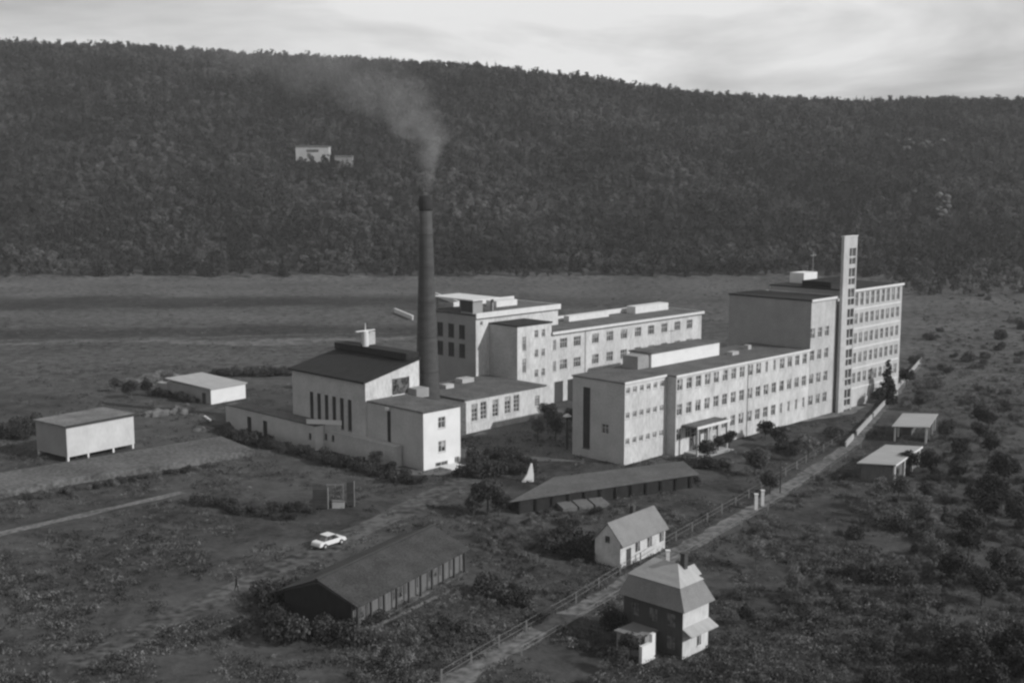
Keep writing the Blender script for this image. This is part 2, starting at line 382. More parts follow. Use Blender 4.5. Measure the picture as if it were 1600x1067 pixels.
def blobs_round(seed, h, r, n=14, z0=.35):
    q = random.Random(seed); L = []
    for k in range(n):
        a = q.uniform(0, 6.28); rr = r * math.sqrt(q.random()) * .75; z = h * (z0 + (1 - z0) * q.uniform(.12, .85))
        s_ = r * q.uniform(.28, .48) * (1.1 - .5 * abs(z / h - .55)); L.append((rr * math.cos(a), rr * math.sin(a), z, s_))
    L.append((0, 0, h * .62, r * .55)); return L
def trunk_mb(h, r, seed, limbs=4, th=.55):
    q = random.Random(seed); mb = MB(); mb.beam((0, 0, -.1), (q.uniform(-.1, .1) * r * 4, 0, h * th), r, 7, 0, r * .55)
    for k in range(limbs):
        a = k * 6.28 / limbs + q.random(); z = h * q.uniform(.25, .5)
        mb.beam((0, 0, z), (math.cos(a) * h * .22, math.sin(a) * h * .22, z + h * .22), r * .42, 5, 0, r * .12)
    return mb
TREES = []   # (height, crown mesh, trunk mesh)
hold = []
def mesh_of(mb, name, m):
    o = mb.build(name, m); d = o.data; bpy.data.objects.remove(o); return d
for k in range(4):
    h = [6.5, 5.2, 7.5, 4.6][k]; r = [2.4, 2.2, 2.5, 2.0][k]
    TREES.append((leaf_mesh('crown', blobs_round(k + 11, h, r, 18), 2600, .145, LEAFD if k % 2 else LEAFM, k), mesh_of(trunk_mb(h, .16, k), 'trunk', BARK)))
BUSH = []
for k in range(4):
    q = random.Random(k + 40); bl = [(q.uniform(-1, 1) * .9, q.uniform(-1, 1) * .9, q.uniform(.3, 1.1), q.uniform(.45, .75)) for _ in range(7)]
    BUSH.append((leaf_mesh('crown', bl, 1000, .10, LEAFD if k % 2 == 0 else LEAFM, k + 60), mesh_of(trunk_mb(1.3, .06, k + 5, 5, .7), 'trunk', BARK)))
q = random.Random(3); bl = []
for k in range(60):
    z = .5 + 8.6 * (k / 60.); rr = 2.1 * (1 - (z - .5) / 9.2) ** .8; a = q.uniform(0, 6.28); bl.append((rr * .6 * math.cos(a), rr * .6 * math.sin(a), z, max(.25, rr * .42)))
CONIFER = (leaf_mesh('crown', bl, 3600, .17, NEEDLE, 5), mesh_of(MB().beam((0, 0, -.1), (0, 0, 8.6), .16, 7, 0, .03), 'trunk', BARK))
PROTO = {}
def tree(kindname, pr, loc, sc, label, cat, group=None, rot=None, sz=None):
    o = bpy.data.objects.new(kindname, None); COL.objects.link(o); o.location = loc
    o.rotation_euler = (0, 0, random.uniform(0, 6.28) if rot is None else rot); o.scale = (sc, sc, (sz or sc))
    for nm, me in (('crown', pr[0]), ('trunk', pr[1])):
        c = bpy.data.objects.new(nm, me); COL.objects.link(c); c.parent = o
    return tag(o, label, cat, group)

# ------------------------------------------------------------------ forest on the hill and rough growth (uncountable: geometry nodes)
def scatter(name, pts, protos, smin, smax, extra_label=None, seed=1, tilt=.12):
    c = bpy.data.collections.new(name + '_kinds')
    for i, me in enumerate(protos):
        o = bpy.data.objects.new(name + '_kind', me); c.objects.link(o)
    me = bpy.data.meshes.new(name); me.from_pydata(pts, [], [])
    o = bpy.data.objects.new(name, me); COL.objects.link(o)
    ng = bpy.data.node_groups.new(name, 'GeometryNodeTree')
    ng.interface.new_socket('Geometry', in_out='INPUT', socket_type='NodeSocketGeometry'); ng.interface.new_socket('Geometry', in_out='OUTPUT', socket_type='NodeSocketGeometry')
    gi = ng.nodes.new('NodeGroupInput'); go = ng.nodes.new('NodeGroupOutput')
    ci = ng.nodes.new('GeometryNodeCollectionInfo'); ci.inputs['Collection'].default_value = c; ci.inputs['Separate Children'].default_value = True; ci.inputs['Reset Children'].default_value = True
    ip = ng.nodes.new('GeometryNodeInstanceOnPoints'); ip.inputs['Pick Instance'].default_value = True
    rv = ng.nodes.new('FunctionNodeRandomValue'); rv.data_type = 'FLOAT_VECTOR'; rv.inputs[0].default_value = (-tilt, -tilt, 0); rv.inputs[1].default_value = (tilt, tilt, 6.28); rv.inputs['Seed'].default_value = seed
    rs = ng.nodes.new('FunctionNodeRandomValue'); rs.data_type = 'FLOAT'; rs.inputs[2].default_value = smin; rs.inputs[3].default_value = smax; rs.inputs['Seed'].default_value = seed + 5
    ri = ng.nodes.new('FunctionNodeRandomValue'); ri.data_type = 'INT'; ri.inputs[4].default_value = 0; ri.inputs[5].default_value = len(protos) - 1; ri.inputs['Seed'].default_value = seed + 9
    L = ng.links.new
    L(gi.outputs[0], ip.inputs['Points']); L(ci.outputs[0], ip.inputs['Instance']); L(ri.outputs[2], ip.inputs['Instance Index'])
    L(rv.outputs[0], ip.inputs['Rotation']); L(rs.outputs[1], ip.inputs['Scale']); L(ip.outputs[0], go.inputs[0])
    md = o.modifiers.new('scatter', 'NODES'); md.node_group = ng
    return struct(o, 'stuff')
FT = []
for k in range(5):
    h = [7.5, 8.5, 7, 9.5, 8][k]; r = [2.7, 2.5, 2.9, 2.0, 3.2][k]
    FT.append(leaf_mesh('forest_tree', blobs_round(k + 90, h, r, 10, .1), 620, .27, FORM, k + 90))
pts = []
yv = 440.0
while yv < 1010:
    wid = .455 * yv + 40; n = int(2 * wid / 4.4)
    for k in range(n):
        X = -wid + 2 * wid * (k + rng.random()) / n; Y = yv + rng.uniform(-3, 3)
        z = float(hz(X, Y))
        if z < .8 and not (X > 150 and rng.random() < .3 and Y > 440): continue
        pts.append((X, Y, z - .4))
    yv += 4.3 if yv < 950 else 9.0
for k in range(2):      # dark spruces among the broadleaf crowns
    q = random.Random(k + 31); hh = 9 + k * 1.5; bl = [(0, 0, 1 + (hh - 1.5) * j / 12., max(.2, 1.9 * (1 - j / 12.5))) for j in range(12)]
    FT.append(leaf_mesh('forest_tree', bl, 300, .36, NEEDLE, 400 + k))
fo = scatter('forest', pts, FT, .36, 1.15, seed=3)
fo['label'] = 'dense dark wood covering the long hillside behind the factory'

# ------------------------------------------------------------------ THE WORKS
# office building (three storeys): end bay set back, long bay in front
ob = plant_thing('office_building', 'long three-storey white office building with rows of paired windows in front of the works', 'building', 0, 11.5)
aw = [(.75 + 1.72 * k, z, .95, .95) for z in (11.67, 7.75, 3.65) for k in range(6)]
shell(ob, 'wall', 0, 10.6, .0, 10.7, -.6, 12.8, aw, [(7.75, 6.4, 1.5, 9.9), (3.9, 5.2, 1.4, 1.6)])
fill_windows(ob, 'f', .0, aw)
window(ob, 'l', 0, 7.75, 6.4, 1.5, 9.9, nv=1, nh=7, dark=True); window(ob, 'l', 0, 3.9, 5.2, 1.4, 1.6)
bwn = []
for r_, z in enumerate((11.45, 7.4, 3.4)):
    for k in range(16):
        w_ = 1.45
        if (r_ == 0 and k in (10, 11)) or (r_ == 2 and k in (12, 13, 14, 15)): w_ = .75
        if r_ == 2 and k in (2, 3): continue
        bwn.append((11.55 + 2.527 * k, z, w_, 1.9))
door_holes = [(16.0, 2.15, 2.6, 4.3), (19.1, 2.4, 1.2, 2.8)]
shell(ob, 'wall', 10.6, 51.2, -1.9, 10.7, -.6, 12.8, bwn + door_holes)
fill_windows(ob, 'f', -1.9, bwn)
window(ob, 'f', -1.9, 19.1, 2.4, 1.2, 2.8)
dr = MB(); dr.box(14.75, 17.25, -1.74, -1.68, 0, 4.25); dr.box(15.95, 16.05, -1.80, -1.745, 0, 4.25, 1); dr.box(14.75, 17.25, -1.80, -1.745, 2.9, 3.0, 1)
d_ = dr.build('door', [GLASS, FRAME], ob); MB().box(15.7, 15.76, -1.9, -1.81, 1.5, 2.0).build('handle', METAL, d_)
MB().box(-.15, 10.45, -.15, 10.85, 12.8, 13.0).build('roof', TAR, ob)
MB().box(10.45, 51.19, -2.05, 10.85, 12.803, 13.02).build('roof', TAR, ob)
mb = MB(); mb.box(10.42, 51.18, -2.1, -1.98, 12.72, 13.1); mb.box(-.2, 10.40, -.2, -.08, 12.72, 13.1); mb.build('eaves_trim', TRIM, ob)
# pilaster / downpipe
for uu in (31.0,): MB().cyl(uu, -1.98, [(-.2, .06), (12.7, .06)], 8).build('downpipe', METAL, ob)
# entrance canopy and steps
cy = MB(); cy.box(12.2, 21.4, -5.0, -1.93, 4.55, 4.85); cy.box(12.15, 21.45, -5.1, -5.0, 4.5, 4.95, 1); canopy = cy.build('canopy', [TAR, TRIM], ob)
for uu in (12.8, 15.6, 18.4, 21.0): MB().box(uu - .15, uu + .15, -4.8, -4.5, -.2, 4.55).build('post', GREY_SHADE, canopy)
MB().box(13, 20.5, -5.6, -1.92, -.2, .25).box(12.6, 20.9, -6.2, -5.6, -.2, .12).build('steps', CONC, ob)
# roof storey box
ph = MB(); ph.box(14.3, 33.8, 6.0, 10.6, 13.02, 15.3, 0); po = ph.build('penthouse', WHITE2, ob)
MB().box(14.1, 34.0, 5.85, 10.75, 15.3, 15.5).build('roof', TAR, po)
MB().box(11.2, 14.29, 6.4, 9.6, 13.02, 15.15).build('stair_head', GREY_SHADE_DARK, ob)
MB().box(35, 37, 4, 5.2, 13.02, 13.6).box(43, 44, 6, 7, 13.02, 13.8).build('roof_vent', METAL, ob)

# tower block
tb = plant_thing('tower_block', 'tall white five-storey block with a slim stair tower at the far end of the offices', 'building', 51.2, 16)
cw = [(52.0 + 2.527 * k, z, 1.45, 1.9) for z in (15.85, 11.75, 7.4, 3.4) for k in range(4) if not (k == 3)]
shell(tb, 'wall', 51.25, 60.4, -1.9, 16, -.6, 21.8, cw, mats=[BLOCKW, GREY_SHADE_DARK])
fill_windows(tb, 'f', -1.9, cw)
# recess bay behind the stair tower, the tower's shadow put into its grey front
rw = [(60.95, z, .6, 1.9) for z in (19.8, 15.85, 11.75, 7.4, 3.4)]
shell(tb, 'wall', 60.41, 65.59, -.6, 15.9, -.6, 21.8, rw, mats=[GREY_SHADE, GREY_SHADE]); fill_windows(tb, 'f', -.6, rw, nv=0)
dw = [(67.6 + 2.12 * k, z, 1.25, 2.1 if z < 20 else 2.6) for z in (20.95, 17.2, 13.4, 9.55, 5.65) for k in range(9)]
shell(tb, 'wall', 65.6, 86.2, -2.0, 15.9, -.6, 22.6, dw, mats=[BLOCKW, GREY_SHADE_DARK])
fill_windows(tb, 'f', -2.0, dw)
fr = MB()
for z in (19.1, 15.3, 11.5, 7.6, 3.7): fr.box(66.6, 85.7, -2.06, -2.003, z - .12, z + .12)
fr.build('string_course', TRIM, tb)
MB().box(51.1, 61.5, -2.1, 16.1, 21.8, 22.05).build('roof', DARKROOF, tb)
MB().box(65.5, 86.4, -2.2, 16.05, 22.6, 22.85).build('roof', DARKROOF, tb)
mb = MB(); mb.box(51.0, 61.4, -2.2, -2.101, 21.7, 22.15); mb.box(65.4, 86.5, -2.3, -2.201, 22.5, 22.95); mb.build('eaves_trim', TRIM, tb)
mb = MB(); mb.box(66.5, 86.0, 9.0, 9.3, 22.85, 24.0); mb.box(66.5, 66.8, 3.0, 8.99, 22.85, 24.0); mb.build('parapet', DARKROOF, tb)
MB().box(72.0, 77.2, 12.2, 15.4, 22.85, 24.9).build('water_tank', WHITE2, tb)
MB().cyl(79.5, 14.6, [(22.85, .07), (29.0, .04)], 8).box(78.4, 80.6, 14.55, 14.65, 28.0, 28.08).build('mast', METAL, tb)
# stair tower: solid fin on the left, slotted shaft on the right, one head
st = MB(); st.box(60.3, 62.4, -3.0, -2.45, -.6, 33.2); st.box(64.8, 65.2, -3.0, -2.5, -.6, 31.0); st.box(62.4, 65.2, -3.0, -2.45, 31.0, 33.2)
for k in range(17):
    z = .3 + k * 1.925; st.box(62.4, 64.8, -2.95, -2.5, z, z + (.75 if k % 2 == 0 else .3))
st.box(63.5, 63.7, -2.9, -2.6, -.6, 31)
tw = st.build('stair_tower', BLOCKW, tb)
MB().box(62.4, 64.8, -2.55, -2.48, -.6, 22.0).build('glazing', GLASS, tw)
MB().box(61.2, 64.9, -2.44, -.61, -.6, 20.5).build('landings', GREY_SHADE, tw)
MB().box(60.2, 65.3, -3.1, -2.35, 33.2, 33.35).build('cap', TRIM, tw)

# factory hall at the back
fh = plant_thing('factory_hall', 'white factory hall with large square windows and a taller end block behind the chimney', 'factory', 30, 54)
gw = [(u_, z, 2.15, 2.0) for z in (11.6, 7.35, 3.2) for u_ in (33.3, 37.4, 43.0, 47.6, 52.2, 56.9, 61.4, 66.1, 70.8, 75.3)] + [(30.6, z, .95, 2.1) for z in (11.45, 7.2)]
gw = [g_ for g_ in gw if not (g_[1] < 4 and g_[0] < 38)]
gd = [(31.9, 1.9, 2.6, 4.4), (36.2, 1.9, 3.4, 4.4)]
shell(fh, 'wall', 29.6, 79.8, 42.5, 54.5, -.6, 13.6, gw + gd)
for g_ in gw: window(fh, 'f', 42.5, *g_, nv=2, nh=1)
MB().box(30.65, 33.15, 42.66, 42.74, -.3, 4.1).build('door', TIMBER, fh); MB().box(34.55, 37.85, 42.66, 42.74, -.3, 4.1).build('door', DARKMET, fh)
MB().box(39.75, 39.95, 42.38, 42.497, -.3, 13.55).build('downpipe', METAL, fh)
MB().box(29.61, 80.1, 42.2, 54.7, 13.85, 14.05).build('roof', TAR, fh)
mb = MB(); mb.box(29.61, 80.2, 42.0, 42.195, 13.62, 14.15); mb.box(29.61, 80.2, 54.1, 54.5, 14.05, 15.0); mb.box(80.11, 80.25, 42.2, 54.7, 13.8, 14.2); mb.build('cornice', TRIM, fh)
MB().box(29.61, 80.0, 42.3, 42.498, 13.4, 13.615).build('cornice_shade', DARKMET, fh)  # dark strip painting the shadow under the cornice
MB().box(66, 78, 50.5, 53, 14.05, 15.6).box(45, 58, 51.5, 53.0, 14.05, 15.2).build('roof_light', TRIM, fh)
# projecting stair block
fw = [(21.9, 12.6, 1.0, 2.8), (21.9, 8.35, 1.0, 2.8)] + [(u_, z, 1.0, 1.5) for u_ in (25.3, 27.25) for z in (14.2, 10.4, 6.5, 2.1)]
shell(fh, 'wall', 20.0, 29.59, 42.4, 50.0, -.6, 16.0, fw)
fill_windows(fh, 'f', 42.4, fw)
MB().box(19.85, 29.8, 42.25, 50.0, 16.0, 16.25).build('roof', DARKROOF, fh)
# end block
lw = [(w_, z, 1.7, 2.7) for w_ in (53.9, 57.0, 60.2) for z in (14.4, 10.7)]
shell(fh, 'wall', 16.4, 39.9, 50.01, 63.0, -.6, 17.7, [(17.9, 16.3, .8, .8), (21.5, 5, .01, .01)], lw, mats=[WHITE, GREY_SHADE_DARK])
window(fh, 'f', 50.01, 17.9, 16.3, .8, .8, nv=0); fill_windows(fh, 'l', 16.4, lw, dark=True)
MB().box(16.2, 40.1, 49.8, 63.2, 17.85, 18.1).build('roof', TAR, fh)
mb = MB(); mb.box(16.1, 40.2, 49.5, 49.795, 17.3, 18.35); mb.box(40.11, 40.3, 49.6, 63.2, 17.3, 18.3); mb.box(16.1, 40.2, 62.9, 63.3, 18.1, 19.0); mb.build('cornice', TRIM, fh)
MB().box(17, 39.5, 49.9, 50.005, 17.05, 17.29).build('cornice_shade', DARKMET, fh)  # painted shadow line below the end block's cornice
lf = MB(); lf.box(16.6, 19.2, 51.0, 54.4, 18.1, 20.6); lift = lf.build('lift_house', GREY_SHADE_DARK, fh); MB().box(16.56, 16.597, 51.0, 54.4, 18.35, 20.6).build('side_shade', TIMBER, lift)  # dark sheet puts the shade onto the lift house's left face
MB().box(16.2, 23.6, 50.6, 62.5, 20.6, 20.85).build('roof', TRIM, lift)
MB().box(22.8, 23.2, 52, 52.4, 18.1, 20.6).box(16.7, 17.1, 61.5, 61.9, 18.1, 20.6).box(22.8, 23.2, 61, 61.4, 18.1, 20.6).build('post', GREY_SHADE_DARK, lift)
MB().box(28, 34, 56, 59, 18.1, 19.3).build('roof_light', TRIM, fh)

# boiler house
bh = plant_thing('boiler_house', 'grey boiler house with a dark sloping roof and six tall slit windows', 'boiler house', -24, 53)
bl_ = [(35.2 + 2.05 * k + (0 if k < 6 else 0), 6.2, .95, 4.9) for k in range(6)]
mb = MB()
wallface(mb, 'l', -24.2, 33.3, 53, -1, 11.9, [(a + 2.2 - .5, a + 2.2 + .5, 3.6, 8.7) for a, *_ in bl_], m=1)
for a in (0,):
    mb.face([(-24.2, 33.3, 8.6), (-12.8, 33.3, 8.6), (-12.8, 33.3, 14.4), (-24.2, 33.3, 11.9)], 0)
    mb.face([(-24.2, 33.3, -1), (-12.8, 33.3, -1), (-12.8, 33.3, 8.6), (-24.2, 33.3, 8.6)], 0)
mb.face([(-12.8, 33.3, -1), (-12.8, 53, -1), (-12.8, 53, 14.4), (-12.8, 33.3, 14.4)], 1)
mb.face([(-24.2, 53, -1), (-12.8, 53, -1), (-12.8, 53, 14.4), (-24.2, 53, 11.9)], 1)
mb.build('wall', [WHITE, GREY_SHADE], bh)
for a, *_ in bl_: window(bh, 'l', -24.2, a + 2.2, 6.15, 1.0, 5.1, nv=1, nh=5, dark=True)
rf = MB(); rf.extr([(-24.7, 33.1, 11.82), (-12.5, 33.1, 14.5), (-12.5, 33.1, 14.8), (-24.7, 33.1, 12.12)], (0, 20.4, 0)); rf.build('roof', DARKROOF, bh)
MB().box(-15.0, -12.2, 34.0, 53.2, 14.5, 15.6).build('ridge_monitor', DARKROOF, bh)
# opening with pale surround in the near wall, ducts to the chimney
MB().box(-18.6, -15.2, 33.16, 33.29, 9.3, 11.9).build('opening', GLASS, bh)
MB().box(-18.9, -14.6, 33.05, 33.29, 8.7, 9.25).box(-15.15, -14.6, 33.05, 33.29, 9.25, 12).build('surround', TRIM, bh)
MB().box(-15.6, -12.9, 30.8, 33.04, 8.6, 10.1).build('duct', GREY_SHADE_DARK, bh)
vt = MB().cyl(-14.2, 45.5, [(15.6, .55), (18.2, .55)], 12); vo = vt.build('roof_cowl', TRIM, bh)
MB().box(-16.3, -12.2, 45.3, 45.7, 18.2, 18.35).cyl(-14.2, 45.5, [(18.35, .12), (19.6, .05)], 6).build('vane', TRIM, vo)
MB().box(-13.2, -11.4, 46.3, 47.9, 15.6, 17.8).build('vent_box', GREY_SHADE, bh)

# annex: front block, five-window wing
an = plant_thing('annex_building', 'lower annex of the boiler house with a bright white end wall and two windows', 'building', -24, 33)
aw2 = [(-20.2, 6.95, 1.5, 1.75), (-20.2, 3.2, 1.5, 1.75), (-20.3, .45, 2.6, .7), (-17.1, .6, .9, .9)]
shell(an, 'wall', -24, -16.3, 19.7, 33.28, -1.4, 8.9, aw2, [(27.8, 3.6, .9, 9.2)], mats=[WHITE2, GREY_SHADE])
fill_windows(an, 'f', 19.7, aw2[:2]); fill_windows(an, 'f', 19.7, aw2[2:], nv=1, nh=0); window(an, 'l', -24, 27.8, 3.6, .9, 9.2, nv=0, nh=6, dark=True)
MB().box(-24.15, -16.15, 19.55, 33.04, 8.9, 9.12).build('roof', TAR, an)
MB().box(-24.5, -24.02, 27.4, 28.2, 8.3, 8.75).build('lamp', TRIM, an)
MB().box(-20.9, -17.5, 16.8, 19.6, -1, .15).box(-19.6, -18.2, 14.6, 16.79, -1, -.2).build('ramp', TRIM, an)
wg = plant_thing('window_wing', 'low white wing with five tall windows between the annex and the factory hall', 'building', -1.8, 42)
ww = [(.55, 3.5, 1.5, 3.1), (2.75, 3.6, 1.5, 3.1), (5.7, 3.6, 1.5, 3.1), (8.8, 3.7, 1.5, 3.1), (11.1, 3.7, 1.5, 3.1), (16.6, 3.4, 1.3, 1.9)]
shell(wg, 'wall', -1.8, 18.9, 34.0, 49.98, -1, 5.85, ww); fill_windows(wg, 'f', 34.0, ww, nv=1, nh=3)
MB().box(-1.95, 19.05, 33.85, 49.98, 5.85, 6.1).build('roof', TAR, wg)
MB().box(-14, -1.96, 33.5, 49.5, -1, 5.7).build('boiler_yard_roof', TAR, wg)
MB().box(3, 5, 44, 45.5, 6.1, 6.8).box(9, 12, 46, 48, 6.1, 6.9).build('roof_vent', GREY_SHADE, wg)

# long low wing on the left
ll = plant_thing('storage_wing', 'long low grey wing running left from the boiler house with small square windows', 'building', -28, 60)
l1 = [(43.9, 2.2, .7, 1.0), (41.9, 2.2, .7, 1.0), (40.0, 2.2, .7, 1.0)] + [(56.8, 1.3, 1.3, 3.2), (61.6, 1.3, 1.3, 3.2)]
shell(ll, 'wall', -27.4, -24.22, 42.5, 69, -1.5, 4.0, (), [w_ for w_ in l1 if w_[0] > 42.5 + .5], mats=[TRIM, GREY_SHADE])
for w_ in l1:
    if w_[0] > 43: window(ll, 'l', -27.4, *w_, dark=True)
shell(ll, 'wall', -25.7, -24.22, 24.5, 42.49, -1.5, 3.1, (), [w_ for w_ in l1 if w_[0] < 42], mats=[GREY_SHADE, GREY_SHADE])
for w_ in l1:
    if w_[0] < 42: window(ll, 'l', -25.7, *w_, dark=True)
MB().box(-27.5, -24.23, 42.4, 69.1, 4.0, 4.2).build('roof', TAR, ll); MB().box(-25.8, -24.23, 24.4, 42.38, 3.1, 3.3).build('roof', GREY_SHADE, ll)
MB().extr([(-27.5, 44.4, 4.21), (-24.25, 39.5, 4.21), (-24.25, 39.8, 4.21), (-27.5, 44.7, 4.21)], (0, 0, .75)).build('parapet', TRIM, ll)
MB().extr([(-25.7, 42.1, 3.31), (-24.25, 39.6, 3.31), (-24.25, 42.35, 3.31)], (0, 0, .89)).build('parapet_base', GREY_SHADE, ll)

# chimney stack
cpos = XY(-6.2, 38.7)
ch = thing('chimney_stack', 'tall tapering brick chimney with a black sooty crown smoking over the works', 'chimney', (cpos.x, cpos.y, 0))
MB().cyl(0, 0, [(-.5, 2.3), (6, 2.15), (14, 1.82), (24, 1.48), (33, 1.2), (40.0, 1.0)], 40).build('shaft', BRICK, ch, True)
MB().cyl(0, 0, [(38.6, 1.05), (39.0, 1.2), (40.4, 1.22), (40.9, 1.12), (41.2, 1.1)], 40).build('crown', SOOT, ch, True)
rg = MB()
for z in (11, 17, 23, 29, 34.5): r_ = np.interp(z, [6, 14, 24, 33, 40], [2.15, 1.82, 1.48, 1.2, 1.0]); rg.cyl(0, 0, [(z, r_ + .035), (z + .18, r_ + .03)], 40)
rg.build('iron_bands', DARKMET, ch)
ld = MB()
for sx in (-.22, .22): ld.beam((sx, -2.42, 6), (sx, -1.24, 40), .035, 5)
for k in range(48): z = 6 + k * .7; yv_ = -2.42 + 1.18 * (z - 6) / 34; ld.beam((-.22, yv_, z), (.22, yv_, z), .025, 4)
ld.build('ladder', DARKMET, ch)

# ------------------------------------------------------------------ sheds on the left
def azrot(az): return R(90 - az)
def shed(name, label, p, az, L, Wd, h, mats, roofm, stilts=0, slope=.0, mono=0.0, cat='shed', group=None, over=.35):
    o = thing(name, label, cat, (p.x, p.y, 0), azrot(az), group)
    mb = MB(); z0 = stilts
    mb.box(0, L, 0, Wd, z0 - (.2 if not stilts else 0), h); mb.build('wall', mats, o)
    rf = MB(); rf.extr([(-over, -over, h + .01), (-over, Wd + over, h + .01 + mono), (-over, Wd + over, h + .19 + mono), (-over, -over, h + .19)], (L + 2 * over, 0, 0)); rf.build('roof', roofm, o)
    return o
p = G(106, 722)
s1 = thing('storage_shed', 'boxy storage shed on short posts with a white long wall and flat roof', 'shed', (p.x, p.y, 0), azrot(37.5))
mb = MB(); mb.box(0, 12.3, 0, 8.6, .75, 5.5); mb.box(0.005, 12.295, .1, 8.5, 5.5, 5.62); 
wallm = mb.build('wall', [mat('limewashed_board', .40, .56, .35, fine=6, fmix=.4, stretch=(1, 1, .5))], s1)
MB().box(-.02, -.005, .05, 8.55, .75, 5.5).build('side_shade', GREY_SHADE_DARK, s1)  # grey sheet paints the shade on the left wall
MB().box(-.3, 12.7, -.25, 8.9, 5.62, 5.8).build('roof', WEATHROOF, s1)
MB().box(-.32, 12.72, -.3, -.255, 5.5, 5.85).build('fascia', DARKMET, s1)
for xx in (.15, 3.7, 8.3, 12.0):
    for yy_ in (.15, 8.3): MB().box(xx - .15, xx + .15, yy_ - .15, yy_ + .15, -.1, .75).build('post', TRIM, s1)
p = G(330, 632)
s2 = thing('low_shed', 'low white-walled shed with a broad pale roof left of the boiler house', 'shed', (p.x, p.y, 0), azrot(38))
MB().box(0, 8.6, 0, 14, -.2, 3.0).build('wall', WHITE2, s2); MB().box(-.012, -.002, 0, 14, -.2, 3.0).build('side_shade', GREY_SHADE_DARK, s2)  # left wall sheet is greyed, shade put into its colour
MB().extr([(-.3, -.3, 3.01), (-.3, 14.3, 3.6), (-.3, 14.3, 3.8), (-.3, -.3, 3.2)], (9.2, 0, 0)).build('roof', PALEROOF, s2)
MB().box(-.1, -.02, 1.6, 2.6, -.1, 2.1).build('door', TIMBER, s2)
MB().box(1, 7, 14.0, 19, -.2, 2.3).build('lean_to', PALEROOF, s2)
p = G(620, 492); q_ = G(703, 462)
for pa, pb, lb in (((617, 488), (645, 500), 'short pale strip of wall in the field left of the chimney'), ((680, 463), (718, 477), 'short pale strip of wall in the field right of the chimney')):
    A, B = G(*pa), G(*pb); L_ = (B - A).length; o = thing('garden_wall', lb, 'wall', tuple(A), math.atan2(B.y - A.y, B.x - A.x))
    MB().box(0, L_, -.2, .2, -.1, 1.2).box(-.1, L_ + .1, -.35, .35, 1.2, 1.35).build('masonry', TRIM, o)

# ------------------------------------------------------------------ long barn in the foreground
a0 = G(482, 907, 5.0); bn = thing('long_barn', 'long low barn with a plain grey pitched roof and shaded boarded front', 'barn', (-15.2, 113.6, 0), azrot(29.2))
Lb = 21.4; hw = 5.0
mb = MB(); mb.box(.3, Lb - .3, .9, 2 * hw - .6, -.2, 2.75)
for xx in (.3, Lb - .35): mb.extr([(xx, .9, 2.75), (xx, 2 * hw - .6, 2.75), (xx, hw + .1, 4.35)], (.05, 0, 0))
mb.build('wall', PLANK, bn); MB().extr([(.27, .95, -.1), (.27, 2 * hw - .65, -.1), (.27, 2 * hw - .65, 2.7), (.27, hw + .1, 4.2), (.27, .95, 2.7)], (-.03, 0, 0)).build('gable_shade', DARKROOF, bn)  # near-black sheet on the gable paints its shade
mb = MB(); mb.extr([(0, 0, 2.55), (0, hw, 4.55), (0, hw, 4.7), (0, 0, 2.7)], (Lb, 0, 0)); mb.extr([(0, hw, 4.55), (0, 2 * hw + .3, 2.45), (0, 2 * hw + .3, 2.6), (0, hw, 4.7)], (Lb, 0, 0)); mb.build('roof', BARNROOF, bn)
MB().box(-.05, Lb + .05, hw - .16, hw + .16, 4.66, 4.8).build('ridge_shadow_cap', DARKMET, bn)  # dark cap paints the shadow line along the ridge
for k in range(9):
    x_ = 1.4 + k * 2.25
    MB().box(x_ - .75, x_ + .75, .82, .895, .9, 2.1).build('window', PLANK if k % 3 else GLASS, bn)
for k in range(10): MB().box(.4 + k * 2.25 - .1, .4 + k * 2.25 + .1, .2, .4, -.1, 2.6).build('post', TIMBER, bn)
MB().box(.1, 21.2, .15, .85, -.1, .12).build('plinth', YARDM, bn)

# ------------------------------------------------------------------ villa by the road
p = G(1066, 1030)
vl = thing('villa', 'grey-roofed villa with a hipped roof and white end wall below the road', 'house', (p.x, p.y, 0), azrot(44))
# local x = along the lit end wall (away right), y = to the left
Lx, Ly = 4.1, 7.0
wins = [(2.6, 1.2, .6, 1.0)]
mb = MB(); mb.box(0, Lx, 0, Ly, -.3, 4.9); mb.build('wall', WHITE, vl); MB().box(-.03, -.003, .02, Ly, -.3, 4.85).build('wall_shade', TIMBER, vl)  # dark sheet paints the shade on the villa's left wall
for a, z, w_, h_ in wins:
    f = MB().box(a - w_ / 2, a + w_ / 2, -.05, -.003, z - h_ / 2, z + h_ / 2).build('window', GLASS, vl)
    MB().box(a - .03, a + .03, -.08, -.052, z - h_ / 2, z + h_ / 2).box(a - w_ / 2 - .06, a + w_ / 2 + .06, -.12, -.052, z - h_ / 2 - .08, z - h_ / 2 - .01).build('frame', TRIM, f)
for y_ in (1.3, 3.4, 5.6):
    for z in (3.5, 1.3):
        f = MB().box(-.06, -.033, y_ - .45, y_ + .45, z - .6, z + .6).build('window', GLASS, vl)
        MB().box(-.09, -.062, y_ - .03, y_ + .03, z - .6, z + .6).build('frame', FENCEM, f)
e = .45; i_ = .6; zb, ze, zr = 6.7, 4.7, 8.3
A_, B_, C_, D_ = (-e, -e, ze), (Lx + e, -e, ze), (Lx + e, Ly + e, ze), (-e, Ly + e, ze)
a_, b__, c_, dd_ = (i_ - .35, i_, zb), (Lx - i_ + .35, i_, zb), (Lx - i_ + .35, Ly - .4, zb), (i_ - .35, Ly - .4, zb)
rf = MB()
for q in ((A_, B_, b__, a_), (B_, C_, c_, b__), (C_, D_, dd_, c_), (D_, A_, a_, dd_), (A_, B_, C_, D_)): rf.face(q)
rf.build('roof', TILE, vl)
r1, r2 = (Lx / 2, 2.2, zr), (Lx / 2, Ly - 2.0, zr); o_ = .12
